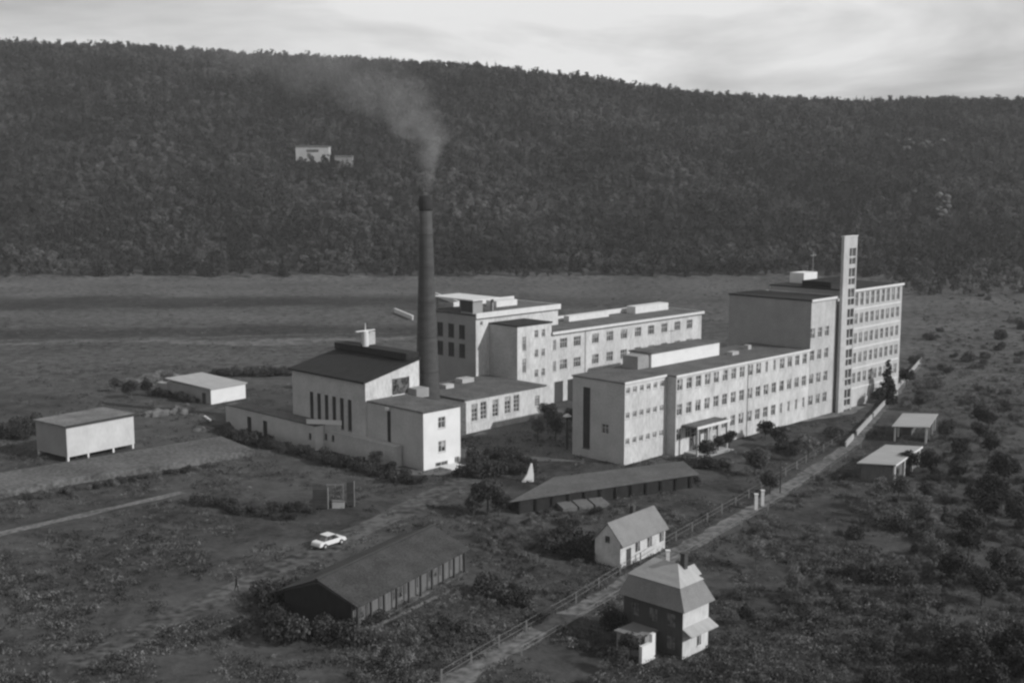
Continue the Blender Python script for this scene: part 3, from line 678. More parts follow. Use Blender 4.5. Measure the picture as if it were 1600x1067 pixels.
a_, b__, c_, dd_ = (i_ - .35 - o_, i_ - o_, zb + .02), (Lx - i_ + .35 + o_, i_ - o_, zb + .02), (Lx - i_ + .35 + o_, Ly - .4 + o_, zb + .02), (i_ - .35 - o_, Ly - .4 + o_, zb + .02)
rf = MB()
for q in ((a_, b__, r1), (b__, c_, r2, r1), (c_, dd_, r2), (dd_, a_, r1, r2), (a_, b__, c_, dd_)): rf.face(q)
rf.build('upper_roof', PALEROOF, vl)
MB().box(2.3, 2.8, 1.6, 2.1, 7.4, 9.2).box(2.22, 2.88, 1.52, 2.18, 9.2, 9.32).build('chimney', BRICK, vl)
dm = MB(); dm.box(2.6, 4.1, 1.2, 2.6, 5.6, 7.0); d2 = dm.build('dormer', WHITE, vl); MB().extr([(2.5, 1.0, 7.0), (2.5, 2.8, 7.0), (2.5, 1.9, 7.8)], (1.8, 0, 0)).build('dormer_roof', PALEROOF, d2)
aw3 = MB(); aw3.extr([(-.1, -.01, 2.9), (-.1, -1.1, 2.35), (-.1, -1.1, 2.45), (-.1, -.01, 3.0)], (4.3, 0, 0)); aw3.build('awning', PALEROOF, vl)
MB().box(-2.8, -.035, 3.0, 5.6, -.2, 2.0).build('porch', GREY_SHADE_DARK, vl); MB().box(-3.0, -.035, 2.8, 5.8, 2.0, 2.15).build('porch_roof', TILE, vl)
pt = G(1003, 1038); tw_ = thing('terrace_wall', 'small bright white garden wall below the villa', 'wall', (pt.x, pt.y, 0), azrot(44))
MB().box(0, 1.5, 0, .35, -.1, 1.7).box(1.5, 2.0, 0, .35, -.1, 2.5).build('masonry', WHITE2, tw_)

# gabled house above the villa
p = G(969, 888)
hs = thing('gabled_house', 'small gabled house with a pale gable end just across the road from the villa', 'house', (p.x, p.y, 0), azrot(40))
Lh, Wh = 9.4, 3.6
mb = MB(); mb.box(0, Lh, 0, Wh, -.3, 2.9)
for xx in (0, Lh - .05): mb.extr([(xx, 0, 2.9), (xx, Wh, 2.9), (xx, Wh / 2, 4.9)], (.05, 0, 0))
mb.build('wall', mat('bright_limewash', .38, .58, .8, contrast=1.5), hs)
mb = MB(); mb.extr([(-.1, -.4, 2.52), (-.1, Wh / 2, 4.95), (-.1, Wh / 2, 5.1), (-.1, -.4, 2.67)], (Lh + .3, 0, 0)); mb.extr([(-.1, Wh / 2, 4.95), (-.1, Wh + .4, 2.52), (-.1, Wh + .4, 2.67), (-.1, Wh / 2, 5.1)], (Lh + .3, 0, 0)); mb.build('roof', TILE, hs)
MB().box(5.6, 6.1, 2.1, 2.6, 4.2, 5.8).build('chimney', BRICK, hs)
for a in (3.5, 6.0, 8.6):
    f = MB().box(a - .45, a + .45, -.05, -.003, 1.2, 2.3).build('window', GLASS, hs); MB().box(a - .03, a + .03, -.08, -.052, 1.2, 2.3).build('frame', TRIM, f)
MB().box(1.2, 2.1, -.06, -.003, -.1, 2.0).build('door', TIMBER, hs)
MB().box(-.05, -.003, 1.5, 2.1, 2.7, 3.5).build('window', GLASS, hs)

# sheds right of the road
p = G(1394, 757)
s3 = thing('roadside_shed', 'long shed with a pale sloping roof right of the road, nearer of two', 'shed', (p.x, p.y, 0), azrot(33.5))
MB().box(0, 13.6, 0, 4.6, -.2, 2.6).build('wall', PLANK, s3)
MB().extr([(-.4, -.5, 2.95), (-.4, 5.2, 2.5), (-.4, 5.2, 2.65), (-.4, -.5, 3.1)], (14.4, 0, 0)).build('roof', PALEROOF, s3)
for a in (.1, 5.2, 9.4, 13.3): MB().box(a - .16, a + .16, -.32, -.1, -.1, 2.88).build('post', TRIM, s3)
MB().box(-.4, 14.0, -.56, -.505, 2.85, 3.12).build('fascia', TRIM, s3)
for a in (2.6, 7.3, 11.4): MB().box(a - .8, a + .8, -.05, -.003, .9, 2.1).build('window', GLASS, s3)
p = G(1447, 694)
s4 = thing('cart_shed', 'open cart shed with a pale roof right of the road, farther of two', 'shed', (p.x, p.y, 0), azrot(26))
MB().extr([(-.4, -.4, 2.9), (-.4, 5.6, 2.5), (-.4, 5.6, 2.65), (-.4, -.4, 3.05)], (12.4, 0, 0)).build('roof', PALEROOF, s4)
for a in (.2, 4, 8, 11.6):
    for y_ in (.1, 5.1): MB().box(a - .15, a + .15, y_ - .15, y_ + .15, -.1, 2.75 if y_ < 1 else 2.5).build('post', TRIM, s4)
MB().box(6, 11.6, 3.2, 5.0, -.1, 2.45).build('wall', PLANK, s4)

# huts and pale patches on the hill
def hill_box(name, label, cat, px, py, L, Wd, h, m, rm, rot=0):
    p = hit(px, py); o = thing(name, label, cat, (p.x, p.y, p.z), rot)
    MB().box(-L / 2, L / 2, -Wd / 2, Wd / 2, -3, h).build('wall', m, o)
    return o, p
hu, p = hill_box('hill_hut', 'pale wide hut with a dark window strip alone in the wooded hillside', 'hut', 490, 250, 19, 8, 7.4, BLOCKW, TAR)
MB().extr([(-10, -4.5, 7.4), (-10, 4.5, 7.4), (-10, 0, 8.0)], (20, 0, 0)).build('roof', TAR, hu)
MB().box(-3.4, 3.6, -4.06, -4.003, 4.2, 5.8).build('window', GLASS, hu)
hu2, p2 = hill_box('hill_hut', 'tiny grey hut just right of the pale hut on the hillside', 'hut', 538, 262, 10, 5, 5.5, GREY_SHADE_DARK, TAR)
MB().extr([(-5.3, -2.8, 5.5), (-5.3, 2.8, 5.5), (-5.3, 0, 6.3)], (10.6, 0, 0)).build('roof', TAR, hu2)
CLEAR = [(490, 228, 34, 24), (538, 245, 16, 10)]
def rock(label, px, py, w_, h_, seed, n=26):
    p = hit(px, py); r = random.Random(seed); import bmesh
    bm = bmesh.new()
    for k in range(n):
        mt = bmesh.ops.create_icosphere(bm, subdivisions=2, radius=1)['verts']
        cx, cz, s_ = r.uniform(-w_, w_) / 2, r.uniform(0, h_), r.uniform(.10, .24) * min(w_, h_)
        for v_ in mt: v_.co = Vector((v_.co.x * s_ * r.uniform(.9, 1.5) + cx, v_.co.y * s_ + r.uniform(-.1, .1) - 2, v_.co.z * s_ * r.uniform(.7, 1.1) + cz))
    me = bpy.data.meshes.new('rock_outcrop'); bm.to_mesh(me); bm.free(); me.materials.append(ROCKM)
    o = bpy.data.objects.new('rock_outcrop', me); COL.objects.link(o); o.location = p; tag(o, label, 'rocks')
rock('pale column-shaped rock face standing out of the trees on the right hillside', 1470, 352, 6, 15, 3, 22)
rock('broken pale rock scar high up on the right hillside', 1436, 236, 30, 7, 5, 20)

# ------------------------------------------------------------------ yard things
def bin_(label, p, rot, L, Wd, h, m_pale):
    o = thing('timber_bin', label, 'bin', (p.x, p.y, 0), rot)
    MB().box(0, L, 0, Wd, .25, h).build('box', SOOT, o); MB().box(L + .002, L + .07, .05, Wd - .05, .1, h * .97).build('end_board', m_pale, o)
    MB().box(0, L, -.05, 0 - .003, h * .55, h * .62).box(0, L, -.05, -.003, h * .2, h * .27).build('batten', DARKMET, o)
    for x_ in (.1, L - .25):
        for y_ in (.05, Wd - .2): MB().box(x_, x_ + .15, y_, y_ + .15, -.1, .25).build('leg', TIMBER, o)
    return o
bin_('broad dark timber bin with a pale end board on the open ground', G(489, 797), R(8), 2.0, 1.6, 2.8, CONC)
bin_('narrow tall dark timber bin, right of the broad one', G(542, 793), R(8), 1.0, 1.3, 3.5, CONC)
p = G(529, 793); o = thing('crate', 'pale low crate between the two dark timber bins', 'crate', (p.x, p.y, 0), R(0))
MB().box(-.8, .8, -.4, .5, .02, .9).build('box', CONC, o); MB().box(-.85, .85, -.45, .55, .9, .98).build('lid', PLANK, o)
p = G(524, 786); o = thing('pipe_frame', 'thin frame of rails standing behind the pale crate', 'frame', (p.x, p.y, 0), R(0))
fm = MB()
for x_ in (-1.1, 0, 1.1): fm.beam((x_, 0, 0), (x_, 0, 2.7), .07)
fm.build('upright', FENCEM, o); MB().beam((-1.1, 0, 1.5), (1.1, 0, 2.2), .07).beam((-1.1, 0, 2.6), (1.1, 0, 2.6), .06).build('rail', FENCEM, o)

# car
p = G(514, 852)
car = thing('parked_car', 'small white saloon car parked on the dirt track', 'car', (p.x, p.y, .02), R(50))
L_ = 4.2; ws = .8
prof = [(-2.1, .45), (-2.05, .75), (-1.9, .86), (-1.0, .92), (1.05, .92), (1.95, .82), (2.1, .62), (2.1, .38), (-2.1, .38)]
MB().extr([(x_, -ws, z_) for x_, z_ in prof], (0, 2 * ws, 0)).build('body', CARW, car)
cab = [(-1.35, .9, .0), (-.85, 1.42, .12), (.45, 1.45, .12), (1.05, .9, .0)]
MB().loft([[(x_, -ws + .06 + i_, z_) for x_, z_, i_ in cab], [(x_, ws - .06 - i_, z_) for x_, z_, i_ in cab]]).build('cabin', GLASS, car)
MB().box(-.85, .45, -ws + .14, ws - .14, 1.44, 1.5).build('car_roof', CARW, car)
for x_ in (-1.3, 1.3):
    for y_ in (-.8, .8):
        wh = MB().extr([(x_ + .33 * math.cos(a_ * math.pi / 10), y_ - .09, .33 + .33 * math.sin(a_ * math.pi / 10)) for a_ in range(20)], (0, .18, 0)).build('wheel', RUBBER, car)
        sg = -1 if y_ < 0 else 1
        MB().extr([(x_ + .17 * math.cos(a_ * math.pi / 6), y_ + sg * .095, .33 + .17 * math.sin(a_ * math.pi / 6)) for a_ in range(12)], (0, sg * .02, 0)).build('rim', METAL, wh)
for y_ in (-.55, .55):
    MB().box(2.09, 2.13, y_ - .12, y_ + .12, .58, .74).build('headlight', TRIM, car)
MB().box(2.08, 2.2, -.8, .8, .4, .5).build('bumper', METAL, car); MB().box(-2.2, -2.08, -.8, .8, .4, .5).build('bumper', METAL, car)

# person walking on the track
def skin_body(name, J, Ed, Rad, m, loc, rot):
    me = bpy.data.meshes.new(name); me.from_pydata(J, Ed, []); o = bpy.data.objects.new(name, me); COL.objects.link(o)
    o.location = loc; o.rotation_euler = (0, 0, rot)
    sk = o.modifiers.new('skin', 'SKIN')
    if not me.skin_vertices: 
        bpy.context.view_layer.objects.active = o
    for i_, r_ in enumerate(Rad): me.skin_vertices[0].data[i_].radius = r_
    me.skin_vertices[0].data[0].use_root = True
    sb = o.modifiers.new('sub', 'SUBSURF'); sb.levels = 1; sb.render_levels = 2
    me.materials.append(m); return o
p = G(370, 924)
J = [(0, 0, .92), (0, 0, 1.15), (0, 0, 1.38), (0, .01, 1.48), (0, .02, 1.58), (0, .02, 1.70),
     (.18, 0, 1.40), (.24, -.05, 1.14), (.24, .06, .90), (-.18, 0, 1.40), (-.24, .05, 1.14), (-.23, .18, .92),
     (.09, 0, .88), (.10, .12, .50), (.10, .10, .08), (.10, .24, .03), (-.09, 0, .88), (-.10, -.08, .50), (-.10, -.26, .10), (-.10, -.14, .03)]
Ed = [(0, 1), (1, 2), (2, 3), (3, 4), (4, 5), (2, 6), (6, 7), (7, 8), (2, 9), (9, 10), (10, 11), (0, 12), (12, 13), (13, 14), (14, 15), (0, 16), (16, 17), (17, 18), (18, 19)]
Rad = [(.16, .12), (.15, .11), (.17, .11), (.06, .06), (.09, .10), (.08, .09), (.07, .07), (.05, .05), (.035, .035), (.07, .07), (.05, .05), (.035, .035),
       (.10, .10), (.07, .07), (.045, .045), (.04, .03), (.10, .10), (.07, .07), (.045, .045), (.04, .03)]
per = skin_body('person', J, Ed, Rad, COAT, (p.x, p.y, .03), R(-60)); tag(per, 'person in dark clothes walking along the dirt track', 'person')
for sx, hp in ((.24, (.24, .06, .90)), (-.23, (-.23, .18, .92))):
    hb = MB(); hb.box(hp[0] - .02, hp[0] + .02, hp[1] - .04, hp[1] + .04, hp[2] - .10, hp[2])
    for k in range(4): hb.beam((hp[0], hp[1] - .033 + .022 * k, hp[2] - .09), (hp[0] - .01, hp[1] - .03 + .022 * k, hp[2] - .165 - .01 * (k in (1, 2))), .009, 5)
    hb.beam((hp[0], hp[1] + .04, hp[2] - .04), (hp[0], hp[1] + .075, hp[2] - .09), .01, 5)
    hb.build('hand', SKIN, per)
import bmesh as _b
bm = _b.new(); _b.ops.create_uvsphere(bm, u_segments=14, v_segments=10, radius=.105)
for v_ in bm.verts: v_.co = Vector((v_.co.x * .85, v_.co.y * 1.0 + .02, v_.co.z * .85 + 1.72)) if v_.co.z > -.02 else Vector((v_.co.x * .8, v_.co.y * .9 - .01, v_.co.z * .6 + 1.71))
me = bpy.data.meshes.new('hair'); bm.to_mesh(me); bm.free(); me.materials.append(HAIRM); ho = bpy.data.objects.new('hair', me); COL.objects.link(ho); ho.parent = per
fc = MB(); fc.box(-.05, .05, .105, .125, 1.56, 1.66); fc.beam((0, .115, 1.64), (0, .15, 1.60), .014, 5); fc.build('face', SKIN, per)

# white leaning stone, poles, posts
p = G(826, 752); o = thing('white_marker', 'bright white tapering marker stone in the yard before the annex thicket', 'stone', (p.x, p.y, 0), R(10))
MB().loft([[(-1.0, -.3, 0), (.7, -.3, 0), (.7, .3, 0), (-1.0, .3, 0)], [(-.25, -.2, 1.1), (.72, -.2, 1.1), (.72, .2, 1.1), (-.25, .2, 1.1)], [(.3, -.12, 2.7), (.55, -.12, 2.7), (.55, .12, 2.7), (.3, .12, 2.7)]]).build('stone', WHITE2, o)
def pole(label, px, py, h, m, r=.09, arm=True, name='utility_pole', cat='pole'):
    p = G(px, py); o = thing(name, label, cat, (p.x, p.y, 0)); MB().cyl(0, 0, [(-.2, r), (h, r * .7)], 8).build('pole', m, o)
    if arm: MB().box(-.8, .8, -.05, .05, h - .5, h - .38).build('crossarm', m, o)
    return o
pole('pale slender pole in the meadow behind the offices, left of two', 1153, 503, 8.5, METAL, .16)
pole('pale slender pole in the meadow behind the offices, right of two', 1173, 515, 7.0, METAL, .14)
pole('dark bare pole beside the road in front of the offices', 1219, 770, 5.0, TIMBER, .12)
p = G(886, 702); o = thing('lamp_post', 'dark yard lamp post with a white shade left of the office end wall', 'lamp', (p.x, p.y, 0)); MB().cyl(0, 0, [(-.1, .3), (.3, .22), (5.4, .16)], 10).build('pole', DARKMET, o); MB().cyl(0, 0, [(5.4, .2), (5.55, .75), (5.9, .3), (6.0, .1)], 14).build('lamp_shade', WHITE2, o)

# fence along the road
def fence(label, pxs, step, h, m, name='post_fence', side=0):
    P = [G(*q) for q in pxs]; o = thing(name, label, 'fence', (P[0].x, P[0].y, 0)); OFF[o.name] = (P[0].x, P[0].y, 0)
    pos = []
    for k in range(len(P) - 1):
        n = max(1, int((P[k + 1] - P[k]).length / step))
        pos += [P[k].lerp(P[k + 1], j / n) for j in range(n)]
    pos.append(P[-1]); proto = None
    for q in pos[:100]:
        hh = h * random.uniform(.92, 1.06)
        c = MB().box(q.x - .08, q.x + .08, q.y - .08, q.y + .08, -.1, hh).build('post', m, o)
    wr = MB()
    for a, b_ in zip(pos[:-1], pos[1:]):
        for z in (h * .92, h * .5): wr.beam((a.x, a.y, z), (b_.x, b_.y, z), .02, 4)
    wr.build('rail', m, o); return o
fence('concrete post and rail fence along the left edge of the pale road', [(690, 1066), (780, 1012), (900, 942), (1030, 860), (1170, 778), (1245, 733), (1312, 690)], 4.2, 1.3, FENCEM)
fence('low post fence along the right edge of the pale road', [(815, 1024), (945, 947), (1062, 876), (1200, 798), (1272, 750), (1345, 700)], 7.5, 1.0, FENCEM)
bw_ = thing('boundary_wall', 'low pale boundary wall running from the roadside sheds to beyond the tower block', 'wall', tuple(G(1330, 690))); OFF[bw_.name] = tuple(G(1330, 690))
for a_, b_ in (((1321, 699), (1333, 686)), ((1338, 681), (1362, 655)), ((1364, 653), (1386, 628)), ((1392, 621), (1414, 594)), ((1415, 593), (1440, 564))):
    A, B = G(*a_), G(*b_); n = Vector((B.y - A.y, A.x - B.x, 0)).normalized() * .12
    MB().prism([(A.x - n.x, A.y - n.y), (A.x + n.x, A.y + n.y), (B.x + n.x, B.y + n.y), (B.x - n.x, B.y - n.y)], -.1, .95).build('wall_panel', CONC, bw_)
def gatepost(px, py, lb): 
    p = G(px, py); o = thing('gate_post', lb, 'post', (p.x, p.y, 0)); MB().box(-.2, .2, -.2, .2, -.1, 2.1).build('pillar', TRIM, o); MB().box(-.27, .27, -.27, .27, 2.1, 2.22).build('cap', TRIM, o)
gatepost(1181, 796, 'white gate post at the roadside, left of a pair'); gatepost(1191, 790, 'white gate post at the roadside, right of a pair')
gatepost(1043, 888, 'white gate post in front of the villa at the road edge')
zr_ = 2.0
rp = [G(796, 783, zr_), G(1092, 740, zr_), G(1068, 720, zr_), G(866, 745, zr_)]
ls = thing('open_shed', 'long low open shed with a flat grey roof in front of the office end wall', 'shed', (rp[0].x, rp[0].y, 0)); OFF[ls.name] = (rp[0].x, rp[0].y, 0)
cen = sum(rp, Vector()) / 4
MB().prism([(p.x, p.y) for p in rp], zr_ - .15, zr_).build('roof', BARNROOF2, ls)
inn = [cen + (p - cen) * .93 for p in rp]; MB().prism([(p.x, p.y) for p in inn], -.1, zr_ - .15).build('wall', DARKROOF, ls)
for k in range(12):
    q_ = rp[0].lerp(rp[1], (k + .5) / 12) * .985 + cen * .015; MB().box(q_.x - .1, q_.x + .1, q_.y - .1, q_.y + .1, -.1, zr_ - .155).build('post', DARKROOF, ls)
def heap(label, px, py, r_, h_, m, seed):
    import bmesh
    p = G(px, py); rr_ = random.Random(seed); bm = bmesh.new(); bmesh.ops.create_icosphere(bm, subdivisions=4, radius=1)
    for v_ in bm.verts:
        n_ = 1 + .22 * math.sin(v_.co.x * 5 + seed) * math.cos(v_.co.y * 6 - seed) + rr_.uniform(-.05, .05)
        v_.co = Vector((v_.co.x * r_ * n_ * 1.3, v_.co.y * r_ * n_, v_.co.z * h_ * n_))
    me = bpy.data.meshes.new('rubble_heap'); bm.to_mesh(me); bm.free(); me.materials.append(m)
    o = bpy.data.objects.new('rubble_heap', me); COL.objects.link(o); o.location = (p.x, p.y, -.1); o.rotation_euler = (0, 0, rr_.uniform(0, 3)); tag(o, label, 'heap')
heap('pale rubble heap between the storage shed and the low shed, nearest the storage shed', 246, 648, 2.0, 1.1, ROCKM, 1)
heap('broad pale rubble heap in front of the low shed', 285, 643, 2.6, 1.3, ROCKM, 2)
heap('pale earth heap behind the storage shed among dark trees', 213, 602, 3.2, 1.6, TRACKM, 3)
heap('grey earth heap left of the low shed', 248, 598, 3.6, 2.4, YARDM, 4)
heap('small rubble heap near the left end of the low grey wing', 318, 672, 1.5, .8, ROCKM, 5)
heap('dark coke heap at the left end of the low grey wing', 352, 668, 2.2, 1.1, TIMBER, 6)
p_ = G(325, 655); o = thing('leaning_board', 'long pale board lying on the ground before the low shed', 'board', (p_.x, p_.y, 0), R(-62)); MB().box(-2.6, 2.6, -.2, .2, .02, .25).build('board', TRIM, o)
# cold frames
p = G(880, 800); o = thing('garden_frame', 'group of grey garden frames just below the long open shed', 'garden frames', (p.x, p.y, 0), R(22))
for k in range(3): MB().extr([(k * 2.4, 0, 0), (k * 2.4, 2.4, 0), (k * 2.4, 2.4, .8), (k * 2.4, 0, .5)], (2.1, 0, 0)).build('box', PLANK, o)

# ------------------------------------------------------------------ individual trees and bushes
p = G(1385, 630); tree('conifer', CONIFER, p, 1.05, 'tall dark conifer standing before the right end of the tower block', 'conifer', sz=.95)
tree('broadleaf_tree', TREES[1], G(1372, 634), .75, 'dark round tree at the left foot of the conifer', 'tree')
tree('broadleaf_tree', TREES[3], G(1416, 604), .85, 'dark round tree between the conifer and the end of the road', 'tree')
singles = [(985, 1030, 1, .55, 'dark tree against the shaded side of the villa'), (955, 1000, 3, .7, 'dark tree just left of the villa'), (965, 1050, 1, .5, 'dark low tree at the bottom left of the villa'), (1105, 722, 1, .75, 'dark tree in front of the office entrance canopy'), (1122, 706, 3, .6, 'small dark tree right of the entrance canopy'),
 (1140, 700, 1, .62, 'round dark tree before the middle of the office front'), (1196, 688, 3, .75, 'dark tree before the office front at the grass hump'),
 (1180, 742, 1, .8, 'broad dark tree between the offices and the road'), (1203, 772, 3, .7, 'dark tree beside the bare roadside pole'),
 (1262, 722, 0, .62, 'tree left of the road below the tower block'), (1218, 700, 3, .8, 'dark tree at the bare roadside pole, behind it'),
 (762, 802, 1, 1.0, 'dark pointed tree at the left end of the long open shed'), (780, 806, 3, .75, 'dark low tree beside the pointed one at the shed end'), (740, 806, 3, .6, 'small dark tree left of the long open shed'),
 (612, 742, 1, .45, 'dark tree against the grey annex wall'), (588, 732, 3, .6, 'second dark tree against the grey annex wall'),
 (868, 690, 0, .75, 'leafy tree in the yard left of the office end wall'), (840, 690, 2, .6, 'leafy tree in the yard near the factory doors'), (855, 668, 0, .7, 'leafy tree before the factory doors'), (890, 668, 2, .5, 'thin leafy tree behind the yard lamp'),
 (1420, 742, 1, .8, 'dark tree at the right end of the nearer roadside shed'), (1450, 745, 3, .9, 'dark tree right of the nearer roadside shed'), (1478, 690, 1, .8, 'dark tree right of the cart shed'), (1435, 642, 3, .7, 'dark low tree behind the cart shed'),
 (205, 622, 1, .75, 'dark tree left of the low shed, behind the storage shed'), (228, 618, 3, .7, 'dark bushy tree nearest the low shed on its left'), (180, 612, 1, .6, 'dark tree behind the storage shed roof'), (265, 612, 0, .7, 'pale leafy tree against the low shed')]
for x_, y_, k, s_, lb in singles: tree('broadleaf_tree', TREES[k], G(x_, y_), s_, lb, 'tree')
def row(pxa, pxb, n, sc, label, group, kinds=(0, 1, 2, 3), jit=1.0, pr=None, name='bush', cat='bush'):
    A = G(*pxa); Bp = G(*pxb)
    for k in range(n):
        q = A.lerp(Bp, (k + .5) / n) + Vector((random.uniform(-jit, jit), random.uniform(-jit, jit), 0)); q.z = 0
        tree(name, (pr or BUSH)[random.choice(kinds)], q, sc * random.uniform(.7, 1.25), label, cat, group)
row((352, 682), (655, 757), 34, 1.15, 'dark bush in the ragged row along the foot of the low grey wing', 'bushes along the storage wing', (0, 2), .6)
row((790, 796), (1090, 752), 26, .6, 'dark bush in the hedge along the long open shed', 'hedge bushes by the open shed', (0, 2), .4)
row((728, 742), (826, 738), 16, 1.25, 'dark bush in the thicket right of the white annex end', 'thicket by the annex', (0, 2), 1.4)
row((732, 722), (818, 720), 12, 1.2, 'dark bush in the thicket right of the white annex end', 'thicket by the annex', (0, 2), 1.4)
row((300, 786), (455, 812), 14, .8, 'low dark bush in the ditch beside the timber bins', 'ditch bushes', (0, 2), .6)
row((420, 800), (492, 800), 5, .8, 'low dark bush in the ditch beside the timber bins', 'ditch bushes', (0, 2), .6)
row((330, 588), (455, 586), 16, 1.2, 'dark bush in the row standing for the shadow streak behind the low shed', 'hedge behind the low shed', (0, 2), .8)  # bushes added to draw the dark shadow streak left of the boiler house
row((240, 618), (310, 628), 8, 1.1, 'dark bush in the row standing for the shadow streak behind the low shed', 'hedge behind the low shed', (0, 2), .8)
row((400, 985), (560, 990), 16, 1.3, 'dark bush in the shade of the barn gable', 'bushes by the barn gable', (0, 2), 2.4)
row((420, 940), (480, 950), 8, 1.3, 'dark bush in the shade of the barn gable', 'bushes by the barn gable', (0, 2), 1.6)
row((860, 850), (945, 868), 12, 1.2, 'dark bush in the thicket left of the gabled house', 'thicket by the gabled house', (0, 2), 2.5)
row((1060, 735), (1120, 728), 8, 1.1, 'dark bush between the office entrance and the open shed', 'bushes before the entrance', (0, 2), 1.2)
row((1130, 730), (1320, 680), 18, 1.0, 'bush on the rough bank between the offices and the road', 'bushes on the office bank', (0, 1, 2, 3), 2.6)
row((40, 782), (330, 728), 26, .55, 'low scrub bush along the foot of the dirt bank', 'scrub along the dirt bank', (0, 1, 2), .8)
row((0, 690), (60, 665), 10, 1.6, 'dark bush in the thicket at the left edge', 'thicket at the left edge', (0, 2), 2.5)
# orchard and wood on the right
rr = random.Random(12)
def in_road(x_, y_):
    return any(abs(y_ - np.interp(x_, [a_[0] for a_ in road_px], [a_[1] for a_ in road_px])) < 22 for _ in (0,))
cnt = 0
while cnt < 70:
    x_ = rr.uniform(1080, 1640); y_ = rr.uniform(600, 1100)
    yr_ = np.interp(x_, [a_[0] for a_ in road_px], [a_[1] for a_ in road_px]) if x_ < 1438 else 600
    if y_ < yr_ + 45 or (940 < x_ < 1165 and 850 < y_ < 1080) or (1320 < x_ < 1450 and 680 < y_ < 775) or (1385 < x_ < 1480 and 635 < y_ < 710): continue
    if rr.random() > (.25 + .75 * (x_ - 1080) / 520): continue
    dk = x_ > 1480 and y_ > 650
    k = rr.choice([1, 3]) if dk or rr.random() < .25 else rr.choice([0, 2])
    s_ = rr.uniform(.28, .62) if not dk else rr.uniform(.6, 1.0)
    tree('broadleaf_tree' if dk else 'orchard_tree', TREES[k], G(x_, y_), s_, 'dark tree in the close wood at the right edge' if dk else 'small tree in the overgrown orchard right of the road', 'tree', 'trees of the close wood' if dk else 'orchard trees')
    cnt += 1
for k in range(40):
    x_ = rr.uniform(620, 1600); y_ = rr.uniform(800, 1090)
    if 940 < x_ < 1165 or x_ < 760 and y_ < 940: continue
    if abs(y_ - np.interp(x_, [a_[0] for a_ in road_px], [a_[1] for a_ in road_px])) < 30: continue
    tree('bush', BUSH[rr.choice([0, 1, 2, 3])], G(x_, y_), rr.uniform(.6, 1.4), 'scrubby bush in the rough ground along the road', 'bush', 'scrub along the road')
for k in range(45):   # scattered trees in the meadow at right and at the hill foot
    x_ = rr.uniform(1430, 1640); y_ = rr.uniform(440, 640)
    tree('meadow_bush', BUSH[rr.choice([0, 1, 2, 3])], G(x_, y_), rr.uniform(.6, 1.6), 'bush scattered in the meadow beyond the road end', 'bush', 'meadow bushes')

# rough grass and weeds everywhere near
TM = []
for k in range(4):
    q = random.Random(k); bl = [(q.uniform(-.5, .5), q.uniform(-.5, .5), q.uniform(.02, .2), q.uniform(.12, .3)) for _ in range(5)]
    TM.append(leaf_mesh('tuft', bl, 40, .062, TUFTM, 200 + k, flat=.9))
obst = [(0, 10.6, 0, 12), (10.6, 51, -2, 12), (51, 86, -4, 16), (20, 30, 42, 63), (29, 80, 42, 55), (16, 40, 50, 63), (-28, -12, 19, 69), (-14, 20, 33, 50)]
pts = []
for k in range(42000):
    x_ = rng.uniform(-60, 1660); y_ = 1075 - 500 * rng.random() ** 1.1
    g_ = G(x_, y_); dx, dy = g_.x - O.x, g_.y - O.y
    u_ = dx * math.cos(ROT) + dy * math.sin(ROT); w_ = -dx * math.sin(ROT) + dy * math.cos(ROT)
    if any(a - .5 < u_ < b_ + .5 and c - .5 < w_ < d + .5 for a, b_, c, d in obst): continue
    if 560 < x_ < 1500 and abs(y_ - np.interp(x_, [a_[0] for a_ in road_px], [a_[1] for a_ in road_px])) < 13: continue
    cl = math.sin(g_.x / 5.1 + 1.3 * math.sin(g_.y / 7.)) * math.sin(g_.y / 6.3 + 1.1 * math.sin(g_.x / 9.)) + .5 * math.sin(g_.x / 1.9 + g_.y / 2.3)
    if rng.random() > .42 + .5 * cl: continue
    if abs(y_ - np.interp(x_, [120, 250, 330, 420, 520, 600, 700, 730], [1040, 975, 940, 897, 850, 812, 765, 748])) < 15 and x_ < 740 and rng.random() < .93: continue
    if x_ < 290 and abs(y_ - np.interp(x_, [0, 150, 285], [834, 800, 769])) < 9: continue
    pts.append((g_.x, g_.y, 0))
for k in range(5200):
    x_ = rng.uniform(1100, 1660); y_ = rng.uniform(432, 640)
    if x_ < 1425 and y_ > 470 - (x_ - 1100) * .1 or (x_ < 1470 and y_ > 560 and x_ < 1445): continue
    g_ = G(x_, y_); pts.append((g_.x, g_.y, 0))
for k in range(2500):
    g_ = G(rng.uniform(-60, 1240), rng.uniform(432, 590)); dx, dy = g_.x - O.x, g_.y - O.y
    u_ = dx * math.cos(ROT) + dy * math.sin(ROT); w_ = -dx * math.sin(ROT) + dy * math.cos(ROT)
    if any(a - .5 < u_ < b_ + .5 and c - .5 < w_ < d + .5 for a, b_, c, d in obst): continue
    pts.append((g_.x, g_.y, 0))
sc = scatter('rough_grass', pts, TM, .4, 1.5, seed=8, tilt=.3)
sc['label'] = 'rough grass and weeds growing all over the open ground'

